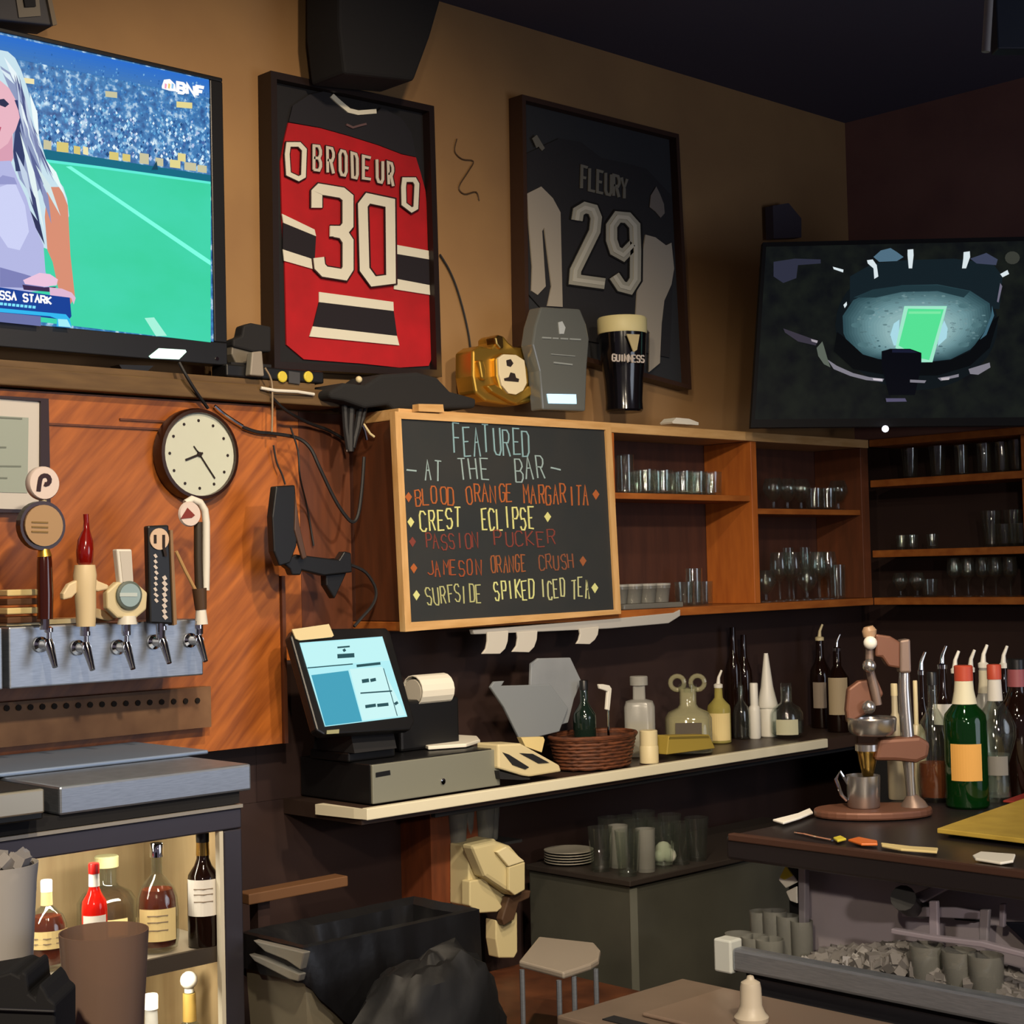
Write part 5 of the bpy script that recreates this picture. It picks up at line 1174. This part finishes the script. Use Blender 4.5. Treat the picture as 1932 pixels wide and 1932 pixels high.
rb('liquor_bottle', 'slim dark bottle with steel pourer behind the press column', 1742, 1262, 30, .42, 'wine', m_darkglass, None, spout=True)
for i, (x, y_) in enumerate([(1806, 1238), (1836, 1236), (1898, 1228)]):
    rb('liquor_bottle', ('dark bottle with white pourer, leftmost of the back row', 'dark bottle with white pourer, middle of the back row', 'dark bottle with white pourer, rightmost of the back row')[i], x, y_+14, 40, .54+.02*i, 'std', m_darkglass, None, lab=(M('dim_label', '#8a7d70', .7), .2, .5, .8), spout=m_white)

# flat things on the side bar
fl = lambda name, label, cat, pts, mm, z=ZS+.008, th=.006: tag(MB().prism([PZ(z)(*p) for p in pts], (0, 0, th)).build(name, mm, bev=.002), label, cat)
fl('cutting_board', 'yellow plastic cutting board at the right end of the side bar', 'cutting board', [(1768, 1572), (1990, 1494), (2100, 1560), (1990, 1602), (1932, 1592)], M('yellow_board', '#bda044', .6, noise=1.2, col2='#a88c38', nscale=14), .93, .012)
fl('bar_knife', 'pale spatula with tan tip at the left corner of the side bar', 'spatula', [(1458, 1550), (1505, 1538), (1528, 1528), (1534, 1536), (1510, 1546), (1478, 1556)], m_labelw)
fl('orange_strip', 'orange plastic strip lying along the side bar edge', 'strip', [(1600, 1588), (1620, 1583), (1655, 1590), (1656, 1596), (1625, 1596)], m_orange, .926)
fl('drinking_straw', 'cream straw lying along the side bar edge', 'straw', [(1662, 1594), (1720, 1601), (1770, 1604), (1768, 1611), (1700, 1606), (1664, 1599)], m_labelc, .926)
fl('lemon_peel', 'small yellow peel left of the orange strip', 'peel', [(1572, 1584), (1586, 1580), (1597, 1586), (1580, 1590)], M('lemon_peel', '#c8b83c', .5), .926)
fl('white_card', 'white card resting on the right front of the side bar', 'card', [(1835, 1618), (1850, 1611), (1916, 1616), (1912, 1628), (1888, 1632), (1840, 1624)], m_paper, .928)
fl('red_mat', 'red rubber mat beyond the cutting board', 'mat', [(1892, 1514), (1932, 1500), (2000, 1496), (1960, 1520)], M('red_mat', '#8a2a22', .6))
tag(MB().tube([at(a, b, z=.926) for a, b in [(1500, 1571), (1520, 1574), (1540, 1579), (1556, 1582), (1570, 1585)]], .004, 8).build('bar_spoon', m_chrome, smooth=True), 'thin steel bar spoon lying on the side bar edge', 'spoon')

# in and above the ice well
t = T('soda_gun', 'black soda gun hanging in its steel holder above the ice', 'soda gun', at(1712, 1712, x=3.55))
MB().tube([at(1704, 1694, x=3.3), at(1716, 1708, x=3.36), at(1740, 1716, x=3.44)], [.03, .026, .022], 14).build('holster_mouth', m_black, t, smooth=True)
gg = lambda pts, x, th, nm_, mm: MB().prism([PX(x)(*p) for p in pts], (th, 0, 0)).build(nm_, mm, t, bev=.003)
t = T('bottle_rack', 'grey steel bottle rack with slots at the right of the ice well', 'rack', at(1820, 1780, x=3.45))
m_rk = M('rack_steel', '#a39aa6', .45, .4)
gg([(1720, 1688), (1790, 1660), (1800, 1672), (1740, 1704)], 3.380, .012, 'bracket', m_rk)
gg([(1700, 1712), (1800, 1712), (1860, 1722), (1860, 1736), (1745, 1730), (1700, 1730)], 3.380, .012, 'cross_bar', m_rk)
gg([(1752, 1700), (1768, 1700), (1770, 1775), (1752, 1772)], 3.320, .012, 'upright', m_rk)
gg([(1848, 1716), (1866, 1716), (1862, 1780), (1846, 1780)], 3.320, .012, 'upright', M('pale_rack_steel', '#a5a0a8', .35, .6))
gg([(1885, 1705), (1896, 1705), (1894, 1750), (1884, 1750)], 3.380, .012, 'upright', m_rk)
gg([(1680, 1752), (1760, 1766), (1850, 1776), (1990, 1812), (1990, 1822), (1850, 1788), (1760, 1776), (1680, 1762)], 3.280, .02, 'lower_bar', m_rk)
gg([(1796, 1718), (1850, 1722), (1848, 1740), (1800, 1736)], 3.440, .01, 'dark_slot', m_blackm)
gg([(1892, 1740), (1904, 1750), (1990, 1830), (1990, 1790), (1930, 1740)], 3.400, .01, 'side_plate', M('blue_black_steel', '#20222e', .4, .5))
for i, (x, y) in enumerate([(1750, 1840), (1812, 1862), (1862, 1872)]):
    p = at(x, y, x=3.3)
    glassware('tumbler', (3.3, p.y, .625), ('leftmost', 'middle', 'rightmost')[i]+' of three clear plastic cups below the bottle rack', 'plastic cups by the bottle rack', 1.0, mat=m_tub)
for i, (x, y, k_, s_) in enumerate([(1436, 1738, 'highball', .9), (1462, 1738, 'highball', .95), (1486, 1735, 'highball', .9), (1512, 1730, 'highball', .85), (1394, 1764, 'tumbler', .9), (1424, 1766, 'tumbler', .9), (1452, 1770, 'tumbler', .9)]):
    p = at(x, y, x=3.3 if k_ == 'tumbler' else 3.38)
    glassware(k_, (p.x, p.y, .582), f'{ORD[i if i < 4 else i-4]} {NM[k_].replace("_", " ")} from left, {"rear" if i < 4 else "front"} row beside the ice', 'glasses at the end of the ice well', s_, mat=m_tub)
t = T('garnish_tag', 'folded white tag with yellow top at the left of the ice well', 'tag', at(1486, 1690, x=3.5))
gg([(1468, 1660), (1482, 1634), (1505, 1664), (1482, 1676)], 3.380, .006, 'upper_fold', m_paper)
gg([(1470, 1656), (1482, 1633), (1496, 1652), (1480, 1660)], 3.375, .004, 'yellow_corner', M('yellow_print', '#c9b82e', .5))
gg([(1482, 1682), (1503, 1672), (1504, 1705), (1490, 1700)], 3.380, .006, 'lower_fold', m_paper)
t = T('steel_post', 'pale upright steel post at the left of the grey back panel', 'post', at(1514, 1710, x=3.7))
gg([(1505, 1622), (1519, 1624), (1519, 1790), (1507, 1786)], 3.380, .02, 'post', M('pale_rack_steel', '#a5a0a8', .35, .6))

# ------------------------------------------------------------------ dishwasher cabinet with glasses and tray
t = T('undercounter_cabinet', 'dark grey-green steel cabinet under the back bar shelf', 'cabinet', (4.15, 3.65, 0))
zt = .6; c0 = at(1188, 1660, z=zt)
MB().box(c0.x, 5.2, c0.y, 4.0, 0, zt-.02).build('cabinet_body', M('grey_green_steel', '#4c4c44', .5, .2, noise=1.2, col2='#3f3f39', nscale=4), t, bev=.004)
MB().box(c0.x-.015, 5.2, c0.y-.015, 4.0, zt-.019, zt).build('cabinet_top', M('dark_top', '#2b2522', .5), t, bev=.003)
MB().box(c0.x-.003, c0.x+.03, c0.y-.004, c0.y-.0005, .05, zt-.03).build('edge_trim', M('trim_grey', '#5f6058', .4), t)
p = at(1062, 1640, z=zt); p = V((c0.x+.12, p.y if p.y < 3.9 else 3.8, zt))
random.seed(5)
i = 0
cupgrp = 'glasses on the grey cabinet under the shelf'
for yy in (3.62, 3.74, 3.86):
    for n_ in range(5):
        xx = c0.x+.05+n_*.088
        if yy == 3.86 and n_ < 2: continue
        glassware(('pint', 'highball', 'pint', 'highball', 'pint')[n_], (xx, yy-.03, zt+.001), f'{ORD[n_-(2 if yy == 3.86 else 0)]} glass from left in {("front", "middle", "rear")[[3.62, 3.74, 3.86].index(yy)]} row on the grey cabinet', cupgrp, mat=m_tub if n_ == 1 else None)
t = T('bar_towel', 'crumpled pale towel lying on the grey cabinet beside the glasses', 'towel', at(1255, 1615, z=.65))
MB().ball(at(1252, 1604, z=zt+.045), .03, 12).ball(at(1262, 1614, z=zt+.03), .026, 12).ball(at(1244, 1616, z=zt+.028), .022, 12).build('towel_folds', m_labelw, t, smooth=True)
t = T('plate_stack', 'stack of grey plates at the left end of the grey cabinet', 'plates', at(1030, 1640, z=zt))
cp = V((c0.x-.005+.1, 3.95, zt))
cp = at(1045, 1640, z=zt); cp.x = max(cp.x, c0.x+.1)
for k_ in range(5): MB().lathe([(.055, .002+k_*.009), (.085, .008+k_*.009), (.085, .011+k_*.009), (.05, .006+k_*.009), (0, .006+k_*.009)], 24, (c0.x+.095, 3.9, zt)).build('plate', M('grey_plate_china', '#8b867c', .4), t, smooth=True)

# ------------------------------------------------------------------ soap dispenser on the wall post
yd = 3.72
struct(box(at(815, 1700, y=3.95).x, at(905, 1700, y=3.95).x, 3.95, 4.099, .0, ZS-.05, 'trim_5', M('red_brown_post', '#7a3f22', .5, noise=1.2, col2='#5c2e1a', nscale=5, stretch=(6, 6, 1))))
t = T('soap_dispenser', 'cream wall dispenser with faceted hood beside the dark trash can', 'dispenser', at(935, 1800, y=yd))
z11 = lambda *p: Z(840, 1480, 3.45, p)
m_disp = M('cream_dispenser', '#c4b88e', .45)
dd = lambda y, pts, th, nm_, mm=m_disp, bev=.004: MB().prism([PY(y)(*p) for p in z11(*pts)], (0, th, 0)).build(nm_, mm, t, bev=bev)
dd(3.86, [(152, 400), (320, 355), (400, 420), (410, 700), (375, 830), (215, 840), (152, 790)], .09, 'back_shell')
hood = [PY(3.80)(*p) for p in z11((175, 400), (330, 365), (430, 400), (520, 500), (522, 690), (450, 730), (410, 700), (260, 600))]
MB().prism(hood, (0, .06, 0)).build('hood', m_disp, t, bev=.012)
dd(3.785, [(335, 440), (400, 405), (520, 500), (415, 535)], .014, 'top_facet', M('cream_dispenser_lit', '#d8cda6', .4), .003)  # top facet painted paler, as light falls on it
dd(3.785, [(415, 540), (520, 505), (520, 685), (455, 722), (415, 690)], .014, 'front_facet', m_disp, .003)
dd(3.79, [(425, 595), (512, 575), (512, 640), (425, 655)], .004, 'level_window', M('grey_green_window', '#8d8d6e', .3), 0)
dd(3.84, [(160, 630), (262, 610), (375, 800), (340, 830), (215, 838), (160, 790)], .04, 'lower_flap', m_disp)
dd(3.82, [(415, 735), (490, 700), (560, 690), (550, 740), (480, 770), (450, 880), (385, 920), (370, 880)], .03, 'push_lever', M('brown_lever', '#4a3628', .5))
dd(3.85, [(330, 880), (385, 925), (450, 890), (470, 830), (472, 1090), (450, 1130), (350, 1130), (330, 1010)], .05, 'lower_column')

# plastic cups hanging under the shelf above the dispenser
for i, x in enumerate((882, 908, 934, 955)):
    p = at(x, 1572, y=3.9)
    q = glassware('pint', (p.x, 3.95+.03*(i % 2), ZS-.3+.09), f'cloudy plastic cup, {ORD[i]} from left above the cream dispenser', 'cloudy cups above the cream dispenser', .9, mat=m_tub)
t = T('cup_shelf', 'small dark wire shelf holding cloudy cups above the dispenser', 'shelf', at(920, 1576, y=3.95))
a = at(868, 1580, y=3.9); b = at(985, 1580, y=3.9)
MB().box(a.x, b.x, 3.9, 4.09, ZS-.3+.08, ZS-.3+.089).build('shelf_plate', m_blackm, t)

# ------------------------------------------------------------------ steel stand with plate, low trim, trash can
zq = .54
t = T('steel_stand', 'small steel stand with pale square top on thin wire legs', 'stand', at(1060, 1900, z=.3))
q = [PZ(zq)(*p) for p in z11((610, 1030), (970, 1070), (1012, 1120), (1000, 1180), (950, 1210), (770, 1270), (480, 1192))]
MB().prism(q, (0, 0, .018)).build('stand_top', M('pale_steel_top', '#a79c90', .35, .4), t, bev=.005)
for (x, y) in ((740, 1275), (838, 1250), (980, 1200), (500, 1205)):
    a = PZ(zq-.002)(*z11((x, y))[0]); MB().tube([a, V((a.x, a.y, .307))], .007, 8).build('leg', m_steel, t, smooth=True)
t = T('low_shelf', 'low reddish wooden shelf below the steel stand', 'shelf', (3.0, 3.2, 0))
MB().box(2.95, 3.75, 2.95, 3.9, .26, .305).build('shelf_board', M('red_brown_board', '#5f3620', .5, noise=1.2, col2='#3c2014', nscale=9), t, bev=.003)
MB().box(3.0, 3.7, 3.0, 3.85, 0, .259).build('shelf_body', m_dark, t)

a = at(458, 1695, y=3.8); b = at(645, 1672, y=3.8)
t = T('wood_rail', 'narrow brown wooden rail right of the lit cooler', 'rail', a)
MB().bar(a, V((b.x, a.y, a.z)), .06, .03).build('rail_board', M('rail_wood', '#6a4a30', .55), t, bev=.003)
MB().box(a.x+.05, a.x+.09, 3.8, 3.84, .0, a.z-.016).build('rail_post', m_dark, t)

zt = .7
f0 = at(573, 1797, z=zt); t = T('trash_can', 'slim grey trash can lined with shiny black bag', 'trash can', (f0.x+.25, f0.y+.11, 0))
X0, Y0_, Lx, Ly = f0.x, f0.y, .56, .25
def taper(x0, x1, y0, y1, z0, z1, k): 
    cx, cy = (x0+x1)/2, (y0+y1)/2
    return [V((cx+(x-cx)*s, cy+(y-cy)*s, z)) for z, s in ((z0, k), (z1, 1)) for x, y in ((x0, y0), (x1, y0), (x1, y1), (x0, y1))]
vs = taper(X0, X0+Lx, Y0_, Y0_+Ly, .02, zt, .86)
inn_ = [V((p.x+(.012 if i % 4 in (0, 3) else -.012), p.y+(.012 if i % 4 < 2 else -.012), p.z+(.02 if i < 4 else 0))) for i, p in enumerate(vs)]
MB().add(vs+inn_, [(0, 1, 2, 3), (8, 9, 10, 11)]+[(i, (i+1) % 4, 4+(i+1) % 4, 4+i) for i in range(4)]+[(8+i, 8+(i+1) % 4, 12+(i+1) % 4, 12+i) for i in range(4)]+[(4+i, 4+(i+1) % 4, 12+(i+1) % 4, 12+i) for i in range(4)]).build('can_body', M('grey_bin_plastic', '#77705f', .5), t)
m_bag = M('black_bag_film', '#0d0d10', .4, bump=.8, nscale=9)
random.seed(21); s = MB(); n_ = 72; per = []
for i in range(n_):
    u_ = i/n_*2*(Lx+Ly)
    per.append(V((X0+u_, Y0_, 0)) if u_ < Lx else V((X0+Lx, Y0_+u_-Lx, 0)) if u_ < Lx+Ly else V((X0+2*Lx+Ly-u_, Y0_+Ly, 0)) if u_ < 2*Lx+Ly else V((X0, Y0_+2*(Lx+Ly)-u_, 0)))
ctr = V((X0+Lx/2, Y0_+Ly/2, 0))
def ring(out, z, wob):
    r = []
    for i, p in enumerate(per):
        d = V((p.x-ctr.x, (p.y-ctr.y)*Lx/Ly, 0)).normalized()
        w_ = random.uniform(-wob, wob)
        side = (p.x-X0)/Lx                                  # the skirt hangs lower away from the near corner
        r.append(V((p.x+d.x*(out+w_), p.y+d.y*(out+w_), zt+z*(1 if z > 0 else min(1, .16+side*1.3)))))
    return r
rings = [ring(-.07, -.2, .004), ring(-.03, .0, .003), ring(-.004, .016, .004), ring(.008, .012, .003), ring(.012, -.06, .006), ring(.02, -.2, .012), ring(.024, -.42, .014)]
vs = [p for r in rings for p in r]
s.add(vs, [(j*n_+i, j*n_+(i+1) % n_, (j+1)*n_+(i+1) % n_, (j+1)*n_+i) for j in range(len(rings)-1) for i in range(n_)])
s.build('bag_liner', m_bag, t, smooth=True)
MB().prism([p+V((0, 0, .0)) for p in taper(X0+.03, X0+Lx-.03, Y0_+.03, Y0_+Ly-.03, zt-.2, zt-.19, 1)[:4]], (0, 0, .005)).build('bag_bottom', m_bag, t)
m_sf = M('silver_film', '#8f8e88', .35, .4, bump=1, nscale=8)
for pts in ([(476, 1774), (574, 1797), (566, 1830), (540, 1812), (500, 1796)], [(468, 1800), (490, 1806), (566, 1838), (562, 1852), (545, 1848), (480, 1814)]):
    MB().prism([PX(X0-.04)(*p) for p in pts], (.02, 0, 0)).build('silver_fold', m_sf, t, bev=.003)
from mathutils import noise as NZ
c = at(812, 1905, y=3.02); s = MB().lathe([(max(math.sin(math.pi*i/22), 0), -math.cos(math.pi*i/22)) for i in range(23)], 44)
for q in s.v:
    e = 1+.16*NZ.noise(q*1.8+V((3, 1, 7)))+.1*NZ.noise(q*4.5)+.05*NZ.noise(q*10)
    q.x, q.y, q.z = c.x+q.x*.24*e, c.y+q.y*.13*e, max(.42+q.z*.26*e, .307)
o = s.build('garbage_bag', M('black_bag_soft', '#08080a', .6, bump=.5, nscale=14), smooth=True)
tag(o, 'full black garbage bag bulging beside the trash can', 'garbage bag')

# ------------------------------------------------------------------ draught cooler with lit bottle case
yc = 3.35
A = PY(yc)
xR = 2.322; xL = .95
t = T('steel_counter', 'brushed steel counter top over the lit bottle cooler', 'counter', (1.9, 3.65, 1.08))
MB().box(at(112, 1500, y=yc).x, xR, yc, 3.99, 1.075, 1.14).build('counter_top', m_steel, t, bev=.006)
MB().box(xL, at(285, 1383, y=3.9).x, 3.62, 3.985, 1.141, 1.152).build('drip_tray', M('blue_lit_steel', '#93a6c2', .45, .7), t, bev=.004)  # bluish reflection on the tray is mixed into its colour
t = T('steel_counter', 'dark topped steel counter section at the far left', 'counter', (1.4, 3.6, 1.08))
xq = at(84, 1500, y=yc-.06).x
MB().box(xL, xq, yc-.06, yc-.045, 1.0955, 1.148).build('front_fascia', M('warm_steel', '#b3aea0', .35, .7), t, bev=.004)
MB().box(xL, xq+.004, yc-.044, 3.6, 1.08, 1.149).build('top_body', M('black_top', '#15130f', .4), t, bev=.003)

t = T('bottle_cooler', 'black glass-front bottle cooler lit inside under the steel counter', 'cooler', (1.7, 3.6, 0))
zo = .985; xo = at(428, 1640, y=yc).x
MB().box(xL, xR-.024, yc+.01, yc+.03, zo, 1.035).build('top_rail', M('dark_frame_metal', '#4a4750', .35, .6), t, bev=.004)
MB().box(xL, xR-.024, yc+.004, yc+.03, 1.036, 1.044).build('top_lip', M('lit_lip', '#a09a90', .4, .4), t)  # lit top edge of the rail, drawn as a paler strip
MB().box(xo, xR-.024, yc+.01, yc+.03, 0, zo-.001).build('right_stile', MATS['dark_frame_metal'], t, bev=.004)
MB().box(xo-.012, xo-.001, yc+.012, yc+.03, .02, zo-.001).build('white_gasket', M('gasket_white', '#d4cdb8', .5), t)
m_in = M('cooler_lining', '#a38f6a', .6, noise=1.2, col2='#8a7452', nscale=4, stretch=(5, 5, .6))
MB().box(xL, xR-.03, 3.80, 3.85, 0, 1.034).build('back_lining', m_in, t)
MB().box(xR-.034, xR-.024, yc+.031, 3.799, 0, 1.034).build('side_lining', m_in, t)
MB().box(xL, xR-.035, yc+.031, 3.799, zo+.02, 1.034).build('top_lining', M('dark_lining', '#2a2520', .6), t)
for zz in (.703, .26):
    f_ = MB().box(xL, xR-.035, yc+.045, 3.795, zz-.012, zz).build('wire_shelf', M('pale_shelf', '#b5ad9c', .4, .3), t)
    MB().box(xL, xR-.035, yc+.032, yc+.044, zz-.035, zz+.003).build('shelf_front', M('dark_shelf_front', '#3a3229', .5), f_)
MB().box(xL, xR-.03, yc+.01, 3.85, 1.046, 1.074).build('black_gap', m_blackm, t)
l = lamp('cooler_strip_light', 'AREA', (1.85, 3.47, 1.0), (1.85, 3.7, .6), 6.5, (1, .91, .74)); l.data.shape = 'RECTANGLE'; l.data.size = .75; l.data.size_y = .05
l = lamp('cooler_strip_light', 'AREA', (1.95, 3.45, .66), (1.95, 3.7, .3), 3, (1, .91, .74)); l.data.shape = 'RECTANGLE'; l.data.size = .5; l.data.size_y = .04

def cbt(name, label, px, pyt, wpx, y, zz, *a, **kw):
    p = at(px, 1700, y=y); p.z = zz+.002; e = depth(p); k_ = e/F; q = CM.transposed() @ (p-EYE); pyb = 966-F*q.y/e
    return bottle(name, label, 'bottle', p, (pyb-pyt)*k_, wpx/2*k_, *a, **kw)
m_boxg = m_glass
cbt('whiskey_bottle', 'bourbon bottle with broad cream label at the left of the cooler', 88, 1662, 76, 3.5, .703, 'round', m_glass, m_darkamber, .6, lab=(m_labelc, .26, .46, 1.25, (.3, .6)), neck=(m_labelc, .72, .9), cap=(m_labelw, .99))
cbt('red_bottle', 'slim bottle with red cap and white neck in the cooler', 178, 1632, 48, 3.46, .703, 'wine', M('red_glass', '#c21a10', .1), None, neck=(m_labelw, .78, .93), lab=(m_labelw, .2, .5, 1.0), cap=(m_red, 1.0, 1.2))
cbt('liquor_bottle', 'wide clear round shouldered bottle behind the red capped bottle', 202, 1616, 112, 3.66, .703, 'bulb', m_glass, M('tan_liquor', '#a0744a', .05, trans=.8), .62, lab=(m_labelc, .1, .3, .7), cap=(M('pale_cork', '#b8b484', .6), .99, 1.2))
cbt('whiskey_bottle', 'amber whiskey bottle with slanted cream label in the cooler', 297, 1594, 80, 3.46, .703, 'round', m_glass, m_darkamber, .58, lab=(m_labelc, .12, .42, .95, (.35, .6, .8)), cap=(m_chrome, 1.0, 1.3))
cbt('wine_bottle', 'dark bottle with large white label at the right of the cooler', 384, 1572, 60, 3.42, .703, 'wine', m_darkglass, None, lab=(m_labelw, .28, .6, 1.2, (.4, .6, .75)), neck=(m_brass, .8, .95), cap=(m_black, 1.0, 1.15))
cbt('liquor_bottle', 'bottle with white ball stopper on the lower cooler shelf', 354, 1855, 90, 3.5, .26, 'round', m_glass, m_clearliq, .6, neck=(M('gold_neck', '#b0924c', .4), .72, .92), cap=(m_white, 1.0, 1.5, 1))
cbt('liquor_bottle', 'bottle with pale neck beside the brown tumbler on lower shelf', 282, 1878, 70, 3.5, .26, 'std', m_frost, None, cap=(m_white, .99))

# ------------------------------------------------------------------ near bar top with drinkware
t = T('near_bar_counter', 'dark wooden bar top at the front edge of the scene', 'bar counter', (0, .85, 0))
MB().box(-1.2, .95, .25, 1.5, 1.04, 1.08).build('top_board', M('bar_wood', '#3a2015', .3, coat=.4), t, bev=.006)
MB().box(-1.2, .85, .4, 1.4, 0, 1.039).build('bar_body', m_dark, t)
def nearcup(px, pyt, d):
    p = at(px, pyt, d=d); return V((p.x, p.y, 1.081)), p.z-1.081, d/F
p, H_, k = nearcup(196, 1756, 1.62)
t = T('brown_tumbler', 'smoky brown plastic tumbler standing in front of the cooler', 'tumbler', p)
MB().lathe([(60*k, 0), (62*k, .004), (83*k, H_), (81*k, H_), (60*k, .008), (0, .007)], 36, p).build('tumbler_body', clear('smoky_brown_plastic', '#b09484', .12, .9, .55, '#a48878'), t, smooth=True)
p, H_, k = nearcup(-8, 1630, 1.66)
t = T('plastic_pitcher', 'frosted clear pitcher full of ice at the left edge', 'pitcher', p)
MB().lathe([(50*k, 0), (52*k, .004), (74*k, H_*.92), (78*k, H_), (76*k, H_), (72*k, H_*.92), (50*k, .01), (0, .008)], 36, p).build('pitcher_body', clear('frosted_plastic', '#dcdad8', .25, .7, .62, '#dedad6'), t, smooth=True)
random.seed(9); s = MB()
for i in range(160):
    a = random.uniform(0, 6.28); r = 62*k*math.sqrt(random.random()); e = random.uniform(.004, .007); h_ = random.uniform(.8, 1.03)*H_
    R_ = Matrix.Rotation(random.uniform(0, 3), 3, V((random.random(), random.random(), random.random()+.1)).normalized())
    s.obox(p+V((r*math.cos(a), r*math.sin(a), h_)), R_ @ V((e, 0, 0)), R_ @ V((0, e, 0)), R_ @ V((0, 0, e)))
o = s.build('ice_fill', M('bright_ice', '#cfcac8', .25, trans=.4, ior=1.3), t); o['kind'] = 'stuff'
dN = 1.45
q0 = at(40, 1900, d=dN)
t = T('napkin_caddy', 'black bar caddy with uneven top at the lower left corner', 'caddy', V((q0.x, q0.y, 1.081)))
N_ = lambda off: (lambda px, py: (lambda r: EYE+r*((dN+off)/1.0))(ray(px, py)))
nz = V((nrm.x, nrm.y, 0))
zb_c = lambda px: None
def cad(pts, off, th, nm_, mm=m_blackm):
    fp = [N_(off)(*p_) for p_ in pts]
    MB().prism(fp, nz*th).build(nm_, mm, t, bev=.003)
cad([(-60, 1850), (0, 1840), (20, 1834), (36, 1842), (42, 1832), (50, 1838), (54, 1875), (66, 1884), (74, 1856), (84, 1868), (92, 1884), (104, 1894), (104, 1960), (104, 2042), (-60, 2042)], 0, .07, 'caddy_body')
cad([(84, 1876), (108, 1874), (109, 1896), (98, 1894)], .02, .03, 'grey_fold', M('grey_fold', '#6a6a74', .6))
cad([(-50, 1900), (103, 1906), (103, 1912), (-50, 1906)], -.004, .004, 'front_ridge', M('dark_ridge', '#24242a', .5))
